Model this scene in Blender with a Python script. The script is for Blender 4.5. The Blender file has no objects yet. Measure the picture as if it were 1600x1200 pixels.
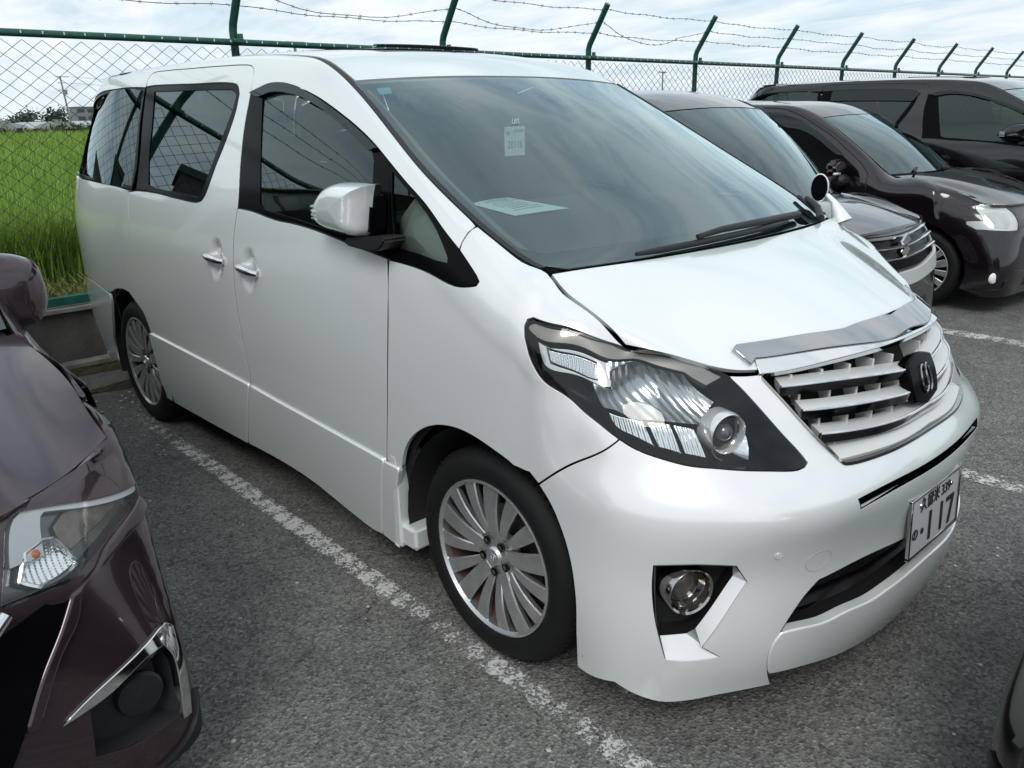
import bpy, math, random, numpy as np
from mathutils import Vector, Matrix
random.seed(7)
scene=bpy.context.scene
# ---- camera, sky, sun, exposure ----------------------------------------------------------
cam=bpy.data.objects.new('camera',bpy.data.cameras.new('camera'));scene.collection.objects.link(cam);scene.camera=cam
cam.data.sensor_width=36;cam.data.lens=28.518;cam.data.clip_start=.05;cam.data.clip_end=6000
cam.matrix_world=Matrix(((0.677177,-0.222672,0.701319,1.663668),(0.735588,0.228786,-0.637626,-2.285238),(-0.018471,0.947668,0.318724,1.637259),(0,0,0,1)))
world=bpy.data.worlds.new('World');scene.world=world;world.use_nodes=True
SUN_EL,SUN_AZ=math.radians(46),math.radians(-52)   # azimuth of the sun measured from +x towards +y
sun=bpy.data.objects.new('sun',bpy.data.lights.new('sun','SUN'));scene.collection.objects.link(sun)
sun.data.energy=1.45;sun.data.angle=math.radians(24);sun.data.color=(1,.965,.91)
sun.rotation_euler=Vector((math.cos(SUN_EL)*math.cos(SUN_AZ),math.cos(SUN_EL)*math.sin(SUN_AZ),math.sin(SUN_EL))).to_track_quat('Z','Y').to_euler()
def build_sky():
    nt=world.node_tree;nt.nodes.clear();N=nt.nodes.new;L=nt.links.new
    out=N('ShaderNodeOutputWorld');bg=N('ShaderNodeBackground');bg.inputs['Strength'].default_value=.09
    sky=N('ShaderNodeTexSky');sky.sky_type='NISHITA';sky.sun_disc=False;sky.sun_elevation=SUN_EL;sky.sun_rotation=math.pi/2-SUN_AZ
    tc=N('ShaderNodeTexCoord');sep=N('ShaderNodeSeparateXYZ');L(tc.outputs['Generated'],sep.inputs[0])
    def m(op,a,b=None,c=None):
        n=N('ShaderNodeMath');n.operation=op
        for k,q in enumerate((a,b,c)):
            if q is None: continue
            if isinstance(q,(int,float)): n.inputs[k].default_value=q
            else: L(q,n.inputs[k])
        return n.outputs[0]
    z=m('MAXIMUM',sep.outputs[2],0.0);d=m('ADD',z,.16)
    cmb=N('ShaderNodeCombineXYZ');L(m('DIVIDE',sep.outputs[0],d),cmb.inputs[0]);L(m('DIVIDE',sep.outputs[1],d),cmb.inputs[1])
    def noise(scale,detail,rough,off,dist=0.0):
        mp=N('ShaderNodeMapping');L(cmb.outputs[0],mp.inputs[0]);mp.inputs['Location'].default_value=off;mp.inputs['Scale'].default_value=(1,1.9,1);mp.inputs['Rotation'].default_value=(0,0,.5)
        n=N('ShaderNodeTexNoise');L(mp.outputs[0],n.inputs['Vector']);n.inputs['Scale'].default_value=scale;n.inputs['Detail'].default_value=detail;n.inputs['Roughness'].default_value=rough;n.inputs['Distortion'].default_value=dist
        return n.outputs['Fac']
    def ramp(f,stops):
        r=N('ShaderNodeValToRGB');L(f,r.inputs[0]);e=r.color_ramp.elements
        while len(e)<len(stops): e.new(.5)
        for k,(p,c) in enumerate(stops): e[k].position=p;e[k].color=(*c,1)
        return r.outputs[0]
    a=noise(.75,7,.56,(3.1,1.2,0),.3);b=noise(2.1,6,.6,(7.7,4.1,0),.4)
    cover=ramp(m('ADD',m('MULTIPLY',a,.7),m('MULTIPLY',b,.3)),[(.30,(0.5,)*3),(.52,(1,)*3)])
    shade=ramp(m('ADD',m('MULTIPLY',b,.55),m('MULTIPLY',a,.45)),[(.33,(4.4,5.9,7.4)),(.43,(6.9,8.1,9.1)),(.51,(8.6,9.5,10.0)),(.60,(10.0,10.4,10.6))])
    hz=ramp(z,[(0.0,(.6,)*3),(.06,(.28,)*3),(.2,(0,)*3)])
    mix=N('ShaderNodeMix');mix.data_type='RGBA';L(cover,mix.inputs[0]);L(shade,mix.inputs[7])
    sc=N('ShaderNodeMix');sc.data_type='RGBA';sc.blend_type='MULTIPLY';sc.inputs[0].default_value=1;L(sky.outputs[0],sc.inputs[6]);sc.inputs[7].default_value=(1.5,1.5,1.5,1)
    L(sc.outputs[2],mix.inputs[6])
    mx=N('ShaderNodeMix');mx.data_type='RGBA';L(hz,mx.inputs[0]);L(mix.outputs[2],mx.inputs[6]);mx.inputs[7].default_value=(7.9,9.1,9.8,1)
    L(mx.outputs[2],bg.inputs['Color']);L(bg.outputs[0],out.inputs[0])
build_sky()
scene.view_settings.view_transform='Standard';scene.view_settings.look='None';scene.view_settings.exposure=.15;scene.view_settings.gamma=1;scene.view_settings.use_curve_mapping=False
scene.cycles.max_bounces=10;scene.cycles.transparent_max_bounces=24;scene.cycles.caustics_reflective=False;scene.cycles.caustics_refractive=False
# ---- materials -----------------------------------------------------------------------------
def mat(name,color,rough=.5,metal=0.0,coat=0.0,bump=0.0,bscale=200,var=0.0,vscale=8,spec=.5,emit=None):
    m=bpy.data.materials.new(name);m.use_nodes=True;nt=m.node_tree;b=nt.nodes['Principled BSDF']
    b.inputs['Base Color'].default_value=(*color,1);b.inputs['Roughness'].default_value=rough;b.inputs['Metallic'].default_value=metal
    b.inputs['Coat Weight'].default_value=coat;b.inputs['Coat Roughness'].default_value=.03;b.inputs['Specular IOR Level'].default_value=spec
    tc=nt.nodes.new('ShaderNodeTexCoord')
    if var:
        n=nt.nodes.new('ShaderNodeTexNoise');n.inputs['Scale'].default_value=vscale;n.inputs['Detail'].default_value=6;nt.links.new(tc.outputs['Object'],n.inputs['Vector'])
        r=nt.nodes.new('ShaderNodeValToRGB');nt.links.new(n.outputs['Fac'],r.inputs[0]);e=r.color_ramp.elements
        e[0].position=.3;e[0].color=(*[c*(1-var) for c in color],1);e[1].position=.7;e[1].color=(*[min(1,c*(1+var)) for c in color],1)
        nt.links.new(r.outputs[0],b.inputs['Base Color'])
    if bump:
        n=nt.nodes.new('ShaderNodeTexNoise');n.inputs['Scale'].default_value=bscale;n.inputs['Detail'].default_value=4;nt.links.new(tc.outputs['Object'],n.inputs['Vector'])
        q=nt.nodes.new('ShaderNodeBump');q.inputs['Strength'].default_value=bump;q.inputs['Distance'].default_value=.01;nt.links.new(n.outputs['Fac'],q.inputs['Height']);nt.links.new(q.outputs[0],b.inputs['Normal'])
    return m
def glass(name,tint,refl=1.0,rough=0.0,gl=(.82,.98,1)):
    """thin glazing: what lies behind shows through the tint, the sky mirrors at grazing angles"""
    m=bpy.data.materials.new(name);m.use_nodes=True;nt=m.node_tree;nt.nodes.clear();N=nt.nodes.new
    o=N('ShaderNodeOutputMaterial');t=N('ShaderNodeBsdfTransparent');t.inputs[0].default_value=(*tint,1);g=N('ShaderNodeBsdfGlossy');g.inputs['Roughness'].default_value=rough
    g.inputs[0].default_value=(*gl,1);f=N('ShaderNodeFresnel');f.inputs['IOR'].default_value=1.55;mu=N('ShaderNodeMath');mu.operation='MULTIPLY_ADD';mu.inputs[1].default_value=1.6*refl;mu.inputs[2].default_value=.03*refl;mu.use_clamp=True
    x=N('ShaderNodeMixShader');nt.links.new(f.outputs[0],mu.inputs[0]);nt.links.new(mu.outputs[0],x.inputs[0]);nt.links.new(t.outputs[0],x.inputs[1]);nt.links.new(g.outputs[0],x.inputs[2]);nt.links.new(x.outputs[0],o.inputs[0]);return m
M={}
M['pearl']=mat('pearl_white_paint',(.80,.81,.81),.22,.25,1.0,spec=.5)
def pearl_tint(m):
    nt=m.node_tree;b=nt.nodes['Principled BSDF'];lw=nt.nodes.new('ShaderNodeLayerWeight');lw.inputs[0].default_value=.35
    r=nt.nodes.new('ShaderNodeValToRGB');e=r.color_ramp.elements;e[0].position=.05;e[0].color=(.82,.815,.825,1);e[1].position=.7;e[1].color=(.70,.79,.775,1)
    nt.links.new(lw.outputs['Facing'],r.inputs[0]);nt.links.new(r.outputs[0],b.inputs['Base Color'])
    tc=nt.nodes.new('ShaderNodeTexCoord');n=nt.nodes.new('ShaderNodeTexNoise');n.inputs['Scale'].default_value=3;n.inputs['Detail'].default_value=7;nt.links.new(tc.outputs['Object'],n.inputs['Vector'])
    q=nt.nodes.new('ShaderNodeMapRange');q.inputs[1].default_value=.3;q.inputs[2].default_value=.75;q.inputs[3].default_value=.01;q.inputs[4].default_value=.06;nt.links.new(n.outputs['Fac'],q.inputs[0]);nt.links.new(q.outputs[0],b.inputs['Coat Roughness'])
pearl_tint(M['pearl'])
M['gloss_black']=mat('gloss_black_trim',(.003,.003,.004),.14,0,0,spec=.06)
M['black']=mat('black_plastic',(.009,.009,.010),.5,bump=.15,bscale=500)
M['gap_shade']=mat('gap_shade_black',(.012,.012,.013),.6)  # black standing in for the shade inside the door gaps
M['tyre']=mat('tyre_rubber',(.0055,.0055,.006),.7,bump=.2,bscale=300,var=.25,vscale=14,spec=.3)
M['alloy']=mat('grey_alloy',(.60,.605,.61),.27,.8,0,var=.12,vscale=20)
M['rust']=mat('brake_dust',(.10,.062,.038),.75,.2,var=.5,vscale=18)
M['disc']=mat('brake_disc',(.19,.17,.15),.38,.8,var=.3,vscale=25)
M['chrome']=mat('chrome',(.80,.80,.81),.06,1.0)
M['dark_chrome']=mat('smoked_chrome',(.42,.40,.39),.10,1.0)
M['silver']=mat('silver_plastic',(.62,.635,.63),.35,.15,.3)
M['reflector']=mat('lamp_reflector',(.88,.89,.90),.10,1.0)
M['lamp_grey']=mat('lamp_bezel_grey',(.30,.285,.265),.35,.3,.4)
M['lamp_clear']=mat('clear_ribbed_plastic',(.72,.74,.75),.12,.35,.8)
M['bowl_chrome']=mat('headlamp_bowl_chrome',(.40,.42,.43),.2,1.0)
M['amber']=mat('amber_bulb',(.75,.22,.04),.25,0,.6)
M['red_lamp']=mat('red_tail_lamp',(.30,.03,.025),.12,0,.8)
M['frit']=mat('glass_border',(.012,.011,.013),.25,0,.3)
M['chrome_bar']=mat('smoked_chrome_bar',(.44,.45,.46),.06,1.0)
M['lens_solid']=mat('projector_glass',(.10,.11,.12),.03,.3,1.0)
M['liner']=mat('wheel_housing',(.008,.008,.008),.9)
M['glass']=glass('windscreen_glass',(.74,.85,.83),1.0)
M['side_glass']=glass('door_glass',(.20,.27,.265),.62)
M['privacy']=glass('privacy_glass',(.022,.024,.03),.62)
M['quarter_light']=glass('quarter_light_glass',(.62,.70,.68),.45)
M['lens']=glass('lamp_lens',(.93,.94,.94),.40,gl=(1,1,1))
M['visor']=glass('smoked_acrylic',(.05,.045,.048),.45)
M['beige']=mat('beige_leather',(.50,.50,.43),.5,bump=.1,bscale=120)
M['beige_dark']=mat('grey_cloth',(.16,.16,.155),.8)
M['dash']=mat('dashboard_plastic',(.055,.058,.06),.55,bump=.1,bscale=300)
M['paper']=mat('pale_paper',(.66,.80,.79),.8)
M['plate']=mat('number_plate_white',(.56,.575,.60),.42,.1)
M['ink']=mat('dark_ink',(.012,.02,.018),.6)
M['grey_ink']=mat('grey_ink',(.30,.34,.35),.7)

def nspline(k):
    # matrix giving second derivatives of the natural cubic spline for knots k
    n=len(k);A=np.eye(n);B=np.zeros((n,n))
    for i in range(1,n-1):
        h0,h1=k[i]-k[i-1],k[i+1]-k[i]
        A[i,i-1]=h0;A[i,i]=2*(h0+h1);A[i,i+1]=h1
        B[i,i-1]=6/h0;B[i,i]=-6/h0-6/h1;B[i,i+1]=6/h1
    return np.linalg.solve(A,B)
def basis(k,M,t):
    t=np.asarray(t,float);i=np.clip(np.searchsorted(k,t)-1,0,len(k)-2)
    h=k[i+1]-k[i];a=(k[i+1]-t)/h;b=1-a
    n=len(t);W=np.zeros((n,len(k)));r=np.arange(n)
    W[r,i]+=a;W[r,i+1]+=b
    inside=((t>=k[0])&(t<=k[-1])).astype(float)
    W+=((a**3-a)*h*h/6*inside)[:,None]*M[i]+((b**3-b)*h*h/6*inside)[:,None]*M[i+1]
    return W
class Surf:
    """smooth patch through a grid of points (nu,nv,3); (u,v) are roughly metres along the patch"""
    def __init__(s,grid,flip=False):
        G=np.asarray(grid,float);s.G=G;s.flip=flip
        du=np.linalg.norm(np.diff(G,axis=0),axis=2).mean(1);dv=np.linalg.norm(np.diff(G,axis=1),axis=2).mean(0)
        s.ku=np.concatenate([[0],np.cumsum(np.maximum(du,1e-4))]);s.kv=np.concatenate([[0],np.cumsum(np.maximum(dv,1e-4))])
        s.Mu=nspline(s.ku);s.Mv=nspline(s.kv)
    def P(s,uv):
        uv=np.asarray(uv,float).reshape(-1,2)
        return np.einsum('nu,nv,uvk->nk',basis(s.ku,s.Mu,uv[:,0]),basis(s.kv,s.Mv,uv[:,1]),s.G,optimize=True)
    def N(s,uv,e=2e-3):
        uv=np.asarray(uv,float).reshape(-1,2)
        a=s.P(uv+[e,0])-s.P(uv-[e,0]);b=s.P(uv+[0,e])-s.P(uv-[0,e])
        n=np.cross(a,b);n/=np.maximum(np.linalg.norm(n,axis=1),1e-12)[:,None]
        return -n if s.flip else n
def interp(k,y,t):
    # cubic through (k,y) pairs, y may be (n,d)
    k=np.asarray(k,float);y=np.asarray(y,float)
    return basis(k,nspline(k),np.atleast_1d(np.asarray(t,float)))@y
# ---- shape helpers -------------------------------------------------------------------
import bpy, bmesh, random
from mathutils import Vector, Matrix
from mathutils.geometry import delaunay_2d_cdt
def inside(P,poly):
    P=np.asarray(P);x,y=P[:,0],P[:,1];c=np.zeros(len(P),bool);a=np.asarray(poly);b=np.roll(a,-1,0)
    for (x0,y0),(x1,y1) in zip(a,b):
        m=(y0>y)!=(y1>y)
        if m.any(): c^=m&(x<(x1-x0)*(y-y0)/((y1-y0) if y1!=y0 else 1e-12)+x0)
    return c
def segdist(P,poly):
    P=np.asarray(P);a=np.asarray(poly);b=np.roll(a,-1,0);d=np.full(len(P),1e9)
    for p,q in zip(a,b):
        e=q-p;l=max(e@e,1e-12);t=np.clip(((P-p)@e)/l,0,1);d=np.minimum(d,np.linalg.norm(P-p-t[:,None]*e,axis=1))
    return d
def area2(p): p=np.asarray(p);q=np.roll(p,-1,0);return float((p[:,0]*q[:,1]-q[:,0]*p[:,1]).sum())
def smooth_loop(pts,step,corner=38,closed=True):
    """rounds a traced outline: a spline through the points, broken at sharp corners, sampled every step"""
    p=np.asarray(pts,float)
    keep=[0]
    for i in range(1,len(p)):
        if np.linalg.norm(p[i]-p[keep[-1]])>1e-4: keep.append(i)
    if closed and len(keep)>3 and np.linalg.norm(p[keep[-1]]-p[0])<1e-4: keep.pop()
    p=p[keep];n=len(p);out=[]
    def ang(i):
        a=p[i]-p[i-1];b=p[(i+1)%n]-p[i];c=(a@b)/(np.linalg.norm(a)*np.linalg.norm(b)+1e-12)
        return math.degrees(math.acos(max(-1,min(1,c))))
    cor=[ang(i)>corner for i in range(n)]
    if not closed: cor[0]=cor[-1]=True
    tang=[]
    for i in range(n):
        a=p[i]-p[i-1];b=p[(i+1)%n]-p[i];la,lb=np.linalg.norm(a),np.linalg.norm(b)
        tang.append((a/la*lb+b/lb*la)/(la+lb))
    for i in range(n if closed else n-1):
        a,b=p[i],p[(i+1)%n];l=np.linalg.norm(b-a);m=max(1,int(round(l/step)))
        ta=tang[i] if not cor[i] else None;tb=tang[(i+1)%n] if not cor[(i+1)%n] else None
        d=(b-a)/l
        ka=min(1,1.6*np.linalg.norm(a-p[i-1])/l);kb=min(1,1.6*np.linalg.norm(p[(i+2)%n]-b)/l)
        if ta is not None: ta=ka*ta+(1-ka)*d
        if tb is not None: tb=kb*tb+(1-kb)*d
        if ta is None: ta=d if tb is None else 1.5*d-tb*.5
        if tb is None: tb=d if cor[i] else 1.5*d-ta*.5
        for k in range(m):
            t=k/m;h1=2*t**3-3*t*t+1;h2=t**3-2*t*t+t;h3=-2*t**3+3*t*t;h4=t**3-t*t
            out.append(h1*a+h2*l*ta+h3*b+h4*l*tb)
    if not closed: out.append(p[-1])
    return np.array(out)
def offset_loop(p,d):
    """moves a counter-clockwise loop inwards by d"""
    a=p-np.roll(p,1,0);b=np.roll(p,-1,0)-p
    a/=np.maximum(np.linalg.norm(a,axis=1),1e-9)[:,None];b/=np.maximum(np.linalg.norm(b,axis=1),1e-9)[:,None]
    na=np.stack([-a[:,1],a[:,0]],1);nb=np.stack([-b[:,1],b[:,0]],1);n=na+nb
    l=np.maximum((n*n).sum(1),.5)
    return p+n*(2*d/l)[:,None]
class Geo:
    def __init__(s): s.v=[];s.f=[];s.n=[]
    def add(s,v,f,n=None):
        o=len(s.v);s.v+=[tuple(map(float,q)) for q in v];s.f+=[tuple(int(i)+o for i in q) for q in f]
        s.n+=[tuple(map(float,q)) for q in n] if n is not None else [(0,0,0)]*len(v)
        return s
    def mirrored(s):
        g=Geo();g.v=[(x,-y,z) for x,y,z in s.v];g.f=[tuple(reversed(q)) for q in s.f];g.n=[(x,-y,z) for x,y,z in s.n];return g
    def moved(s,M):
        g=Geo();R=M.to_3x3();g.v=[tuple(M@Vector(q)) for q in s.v];g.f=list(s.f);g.n=[tuple(R@Vector(q)) for q in s.n];return g
    def plus(s,o): s.add(o.v,o.f,o.n);return s
    def mesh(s,name,smooth=None):
        me=bpy.data.meshes.new(name);me.from_pydata(s.v,[],s.f);me.validate()
        nn=np.array(s.n).reshape(-1,3)
        if len(nn)==len(me.vertices) and np.abs(nn).sum()>0:
            bad=np.linalg.norm(nn,axis=1)<1e-6
            me.polygons.foreach_set('use_smooth',[True]*len(me.polygons))
            if bad.any():
                vn=np.zeros(len(me.vertices)*3);me.vertices.foreach_get('co',vn)
                vv=np.array([tuple(v.normal) for v in me.vertices]);nn[bad]=vv[bad]
            me.normals_split_custom_set_from_vertices([tuple(q) for q in nn])
        elif smooth is not None:
            me.polygons.foreach_set('use_smooth',[True]*len(me.polygons))
            me.set_sharp_from_angle(angle=math.radians(smooth))
        return me
def panel(S,outline,holes=(),h=.035,off=0.0,gap=.0028,depth=.014,r=.0008,step=None,corner=38,raw=False,bulge=None):
    """a sheet-metal panel lying on the patch S inside the traced outline, with its edges turned in"""
    step=step or h*.7
    L=np.asarray(outline,float) if raw else smooth_loop(outline,step,corner)
    if area2(L)<0: L=L[::-1]
    L=offset_loop(L,gap)
    H=[]
    for q in holes:
        q=smooth_loop(q,step,corner)
        if area2(q)<0: q=q[::-1]
        H.append(offset_loop(q,-gap))
    lo,hi=L.min(0),L.max(0);g=[]
    ny=max(1,int((hi[1]-lo[1])/(h*.866)));nx=max(1,int((hi[0]-lo[0])/h))
    for j in range(ny+1):
        for i in range(nx+1): g.append((lo[0]+(i+.5*(j%2))*h,lo[1]+j*h*.866))
    g=np.array(g);m=inside(g,L)&(segdist(g,L)>h*.45)
    for q in H: m&=~inside(g,q)&(segdist(g,q)>h*.45)
    g=g[m]
    V=[L]+H+[g];E=[];o=0
    for q in [L]+H:
        n=len(q);E+=[(o+i,o+(i+1)%n) for i in range(n)];o+=n
    V=np.concatenate(V)
    vs,_,fs=delaunay_2d_cdt([Vector(q) for q in V],E,[],0,1e-7)[:3]
    uv=np.array([tuple(q) for q in vs]);F=np.array([tuple(q) for q in fs if len(q)==3])
    c=uv[F].mean(1);ok=inside(c,L)
    for q in H: ok&=~inside(c,q)
    F=F[ok]
    t=uv[F];a=(t[:,1,0]-t[:,0,0])*(t[:,2,1]-t[:,0,1])-(t[:,2,0]-t[:,0,0])*(t[:,1,1]-t[:,0,1])
    F=F[np.abs(a)>1e-12];a=a[np.abs(a)>1e-12];F[a<0]=F[a<0][:,::-1]
    used=np.unique(F);mp=np.full(len(uv),-1);mp[used]=np.arange(len(used));uv=uv[used];F=mp[F]
    N=S.N(uv);b=bulge(uv)[:,None] if bulge else 0
    X=S.P(uv)+N*(off+b)
    if bulge:
        e=2e-3
        def Q(d): 
            w=uv+d;return S.P(w)+S.N(w)*(off+bulge(w))[:,None]
        N=np.cross(Q(np.array([e,0]))-Q(np.array([-e,0])),Q(np.array([0,e]))-Q(np.array([0,-e])));N/=np.linalg.norm(N,axis=1)[:,None]
        if S.flip:N=-N
    G=Geo().add(X,F if not S.flip else F[:,::-1],N)
    if depth>0:
        for k,q in enumerate([L]+H):
            n=len(q);Nq=S.N(q);Xq=S.P(q)+Nq*(off+(bulge(q)[:,None] if bulge else 0))
            T=np.roll(Xq,-1,0)-np.roll(Xq,1,0);T/=np.maximum(np.linalg.norm(T,axis=1),1e-9)[:,None]
            O=np.cross(T,Nq)
            if (k>0): pass
            if k>0: O=-O
            if S.flip:O=-O
            rings=[(Xq,Nq),(Xq+O*r*.7-Nq*r*.3,(Nq+O)/1.414),(Xq+O*r-Nq*r,O),(Xq+O*r-Nq*depth,O)]
            vv=np.concatenate([x for x,_ in rings]);nn=np.concatenate([x for _,x in rings]);ff=[]
            for a_ in range(3):
                for i in range(n):
                    j=(i+1)%n;f=(a_*n+i,(a_+1)*n+i,(a_+1)*n+j,a_*n+j)
                    if (k>0)!=S.flip: f=f[::-1]
                    ff.append(f)
            G.add(vv,ff,nn)
    return G
def recess(S,outline,depth,off=0.0,scale=.85,gap=0,direction=None,step=.02,floor=True,corner=38,gap_top=0.0):
    """walls and floor of a pocket sunk behind the patch inside an outline"""
    L=smooth_loop(outline,step,corner)
    if area2(L)<0: L=L[::-1]
    L=offset_loop(L,gap)
    N=S.N(L);X=S.P(L)+N*off;c=X.mean(0);d=-N.mean(0) if direction is None else np.array(direction,float);d/=np.linalg.norm(d)
    Y=c+(X-c)*scale+d*depth
    n=len(L);G=Geo();M=X*.5+(c+(X-c)*(.5+.5*scale)+d*depth)*.5
    V=np.concatenate([X,Y]);G.add(V,[(i,(i+1)%n,n+(i+1)%n,n+i) if not S.flip else (n+i,n+(i+1)%n,(i+1)%n,i) for i in range(n)])
    if floor:
        o=[tuple(y) for y in Y]+[tuple(Y.mean(0))];G.add(o,[(i,(i+1)%n,n) for i in range(n)])
    return G
def bm_geo(bm):
    bm.verts.ensure_lookup_table();bm.verts.index_update()
    G=Geo().add([v.co for v in bm.verts],[[v.index for v in f.verts] for f in bm.faces]);bm.free();return G
def box(c,s,bevel=0,rot=None,seg=1):
    bm=bmesh.new();bmesh.ops.create_cube(bm,size=1);bmesh.ops.scale(bm,vec=s,verts=bm.verts)
    if bevel: bmesh.ops.bevel(bm,geom=bm.edges[:],offset=bevel,segments=seg,affect='EDGES')
    if rot is not None: bmesh.ops.rotate(bm,cent=(0,0,0),matrix=rot,verts=bm.verts)
    bmesh.ops.translate(bm,vec=c,verts=bm.verts);return bm_geo(bm)
def tube(path,rad,n=8,closed=False,caps=True,flat=1.0):
    P=[np.array(p,float) for p in path];m=len(P);G=Geo();V=[];up0=None
    for i in range(m):
        a=P[i-1] if (i>0 or closed) else P[i];b=P[(i+1)%m] if (i<m-1 or closed) else P[i]
        t=b-a;t/=max(np.linalg.norm(t),1e-9)
        if up0 is None: up0=np.array([0,0,1.]) if abs(t[2])<.9 else np.array([1.,0,0])
        x=np.cross(up0,t);x/=max(np.linalg.norm(x),1e-9);y=np.cross(t,x);up0=y
        r=rad[i] if hasattr(rad,'__len__') else rad
        for k in range(n):
            w=2*math.pi*(k+.5)/n;V.append(P[i]+x*r*math.cos(w)+y*r*flat*math.sin(w))
    F=[]
    for i in range(m if closed else m-1):
        j=(i+1)%m
        for k in range(n): F.append((i*n+k,i*n+(k+1)%n,j*n+(k+1)%n,j*n+k))
    if caps and not closed: F+=[tuple(range(n))[::-1],tuple((m-1)*n+k for k in range(n))]
    return G.add(V,F)
def lathe(prof,n=48,axis='y',closed=False):
    """turns a (radius, height) profile about an axis"""
    V=[];F=[];m=len(prof)
    for i in range(n):
        a=2*math.pi*i/n;c,s=math.cos(a),math.sin(a)
        for r,h in prof:
            V.append({'y':(r*c,h,r*s),'z':(r*c,r*s,h),'x':(h,r*c,r*s)}[axis])
    for i in range(n):
        j=(i+1)%n
        for k in range(m-1 if not closed else m):
            l=(k+1)%m;F.append((i*m+k,i*m+l,j*m+l,j*m+k))
    return Geo().add(V,F)
def prism(poly,a,b,plane='xz',bevel=0):
    """a closed polygon extruded from a to b along the axis missing from plane"""
    p=list(poly)
    if area2(p)<0: p=p[::-1]
    def at(u,v,w): return {'xz':(u,w,v),'xy':(u,v,w),'yz':(w,u,v)}[plane]
    bm=bmesh.new();f=bm.faces.new([bm.verts.new(at(u,v,a)) for u,v in p])
    r=bmesh.ops.extrude_face_region(bm,geom=[f]);vs=[g for g in r['geom'] if isinstance(g,bmesh.types.BMVert)]
    bmesh.ops.translate(bm,vec=Vector(at(0,0,b))-Vector(at(0,0,a)),verts=vs)
    bmesh.ops.recalc_face_normals(bm,faces=bm.faces)
    if bevel: bmesh.ops.bevel(bm,geom=bm.edges[:],offset=bevel,segments=2,affect='EDGES',clamp_overlap=True)
    bmesh.ops.triangulate(bm,faces=[f for f in bm.faces if len(f.verts)>4])
    return bm_geo(bm)
def ellipsoid(c,r,seg=20,rings=12):
    bm=bmesh.new();bmesh.ops.create_uvsphere(bm,u_segments=seg,v_segments=rings,radius=1)
    bmesh.ops.scale(bm,vec=r,verts=bm.verts);bmesh.ops.translate(bm,vec=c,verts=bm.verts);return bm_geo(bm)
# ---- objects ----------------------------------------------------------------------------
COL=bpy.context.scene.collection
def obj(name,geo,mat,parent=None,smooth=40,kind=None,label=None):
    me=geo if isinstance(geo,bpy.types.Mesh) else geo.mesh(name,smooth)
    if mat is not None and not me.materials: me.materials.append(mat)
    o=bpy.data.objects.new(name,me);COL.objects.link(o)
    if parent: o.parent=parent
    if kind:o['kind']=kind
    if label:o['label']=label
    return o
def both(name,geo,mat,parent,smooth=40,label=None):
    """a part and its twin on the other side of the car"""
    a=obj(name,geo,mat,parent,smooth);b=obj(name,geo.mirrored(),mat,parent,smooth);return a,b
def thing(name,label,cat,loc=(0,0,0),group=None,rz=0):
    o=bpy.data.objects.new(name,None);COL.objects.link(o);o.location=loc;o.rotation_euler=(0,0,rz)
    o['label']=label;o['category']=cat;o.empty_display_size=.2
    if group:o['group']=group
    return o
def tag(o,label,cat,group=None):
    o['label']=label;o['category']=cat
    if group:o['group']=group
    return o
def text_geo(s,size,depth=.002,sx=1.0,bold=0.0,spacing=1.0):
    """solid lettering, lying in the xz plane facing -y, centred"""
    c=bpy.data.curves.new('lettering','FONT');c.body=s;c.size=size;c.extrude=depth/2;c.offset=bold;c.align_x='CENTER';c.align_y='CENTER';c.space_character=spacing;c.resolution_u=3
    o=bpy.data.objects.new('lettering',c);COL.objects.link(o);dg=bpy.context.evaluated_depsgraph_get()
    me=bpy.data.meshes.new_from_object(o.evaluated_get(dg));G=Geo().add([(v.co.x*sx,-v.co.z,v.co.y) for v in me.vertices],[tuple(p.vertices) for p in me.polygons])
    bpy.data.objects.remove(o);bpy.data.curves.remove(c);bpy.data.meshes.remove(me);return G
def frame_matrix(o,xdir,zdir):
    x=Vector(xdir).normalized();z=Vector(zdir);z=(z-x*z.dot(x)).normalized();y=z.cross(x)
    M=Matrix((x,y,z)).transposed().to_4x4();M.translation=Vector(o);return M

def front_frame(o,f,zdir=(0,0,1)):
    """a frame at o whose -y axis looks along f"""
    f=Vector(f);return frame_matrix(o,Vector((0,0,1)).cross(f),zdir)
def calm(S,outline,n=4,m=4,grow=.12):
    """the same stretch of a patch with its small ripples taken out, for glass that should mirror cleanly"""
    a=np.array(outline);lo=a.min(0);hi=a.max(0);d=(hi-lo)*grow;us=np.linspace(lo[0]-d[0],hi[0]+d[0],n);vs=np.linspace(lo[1]-d[1],hi[1]+d[1],m)
    # least squares: a smooth low-order sheet through many samples
    uu=np.linspace(us[0],us[-1],40);vv=np.linspace(vs[0],vs[-1],30);g=np.stack(np.meshgrid(uu,vv,indexing='ij'),-1).reshape(-1,2);X=S.P(g)
    t=lambda w:(w-[us[0],vs[0]])/[us[-1]-us[0],vs[-1]-vs[0]]*2-1
    def poly(w): x,y=t(w).T;return np.stack([x**i*y**j for i in range(3) for j in range(3)],1)
    C_,*_=np.linalg.lstsq(poly(g),X,rcond=None)
    gg=np.stack(np.meshgrid(us,vs,indexing='ij'),-1).reshape(-1,2);T=Surf((poly(gg)@C_).reshape(n,m,3))
    return T,lambda o:[(float(np.interp(u,us,T.ku)),float(np.interp(v,vs,T.kv))) for u,v in o]
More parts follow.
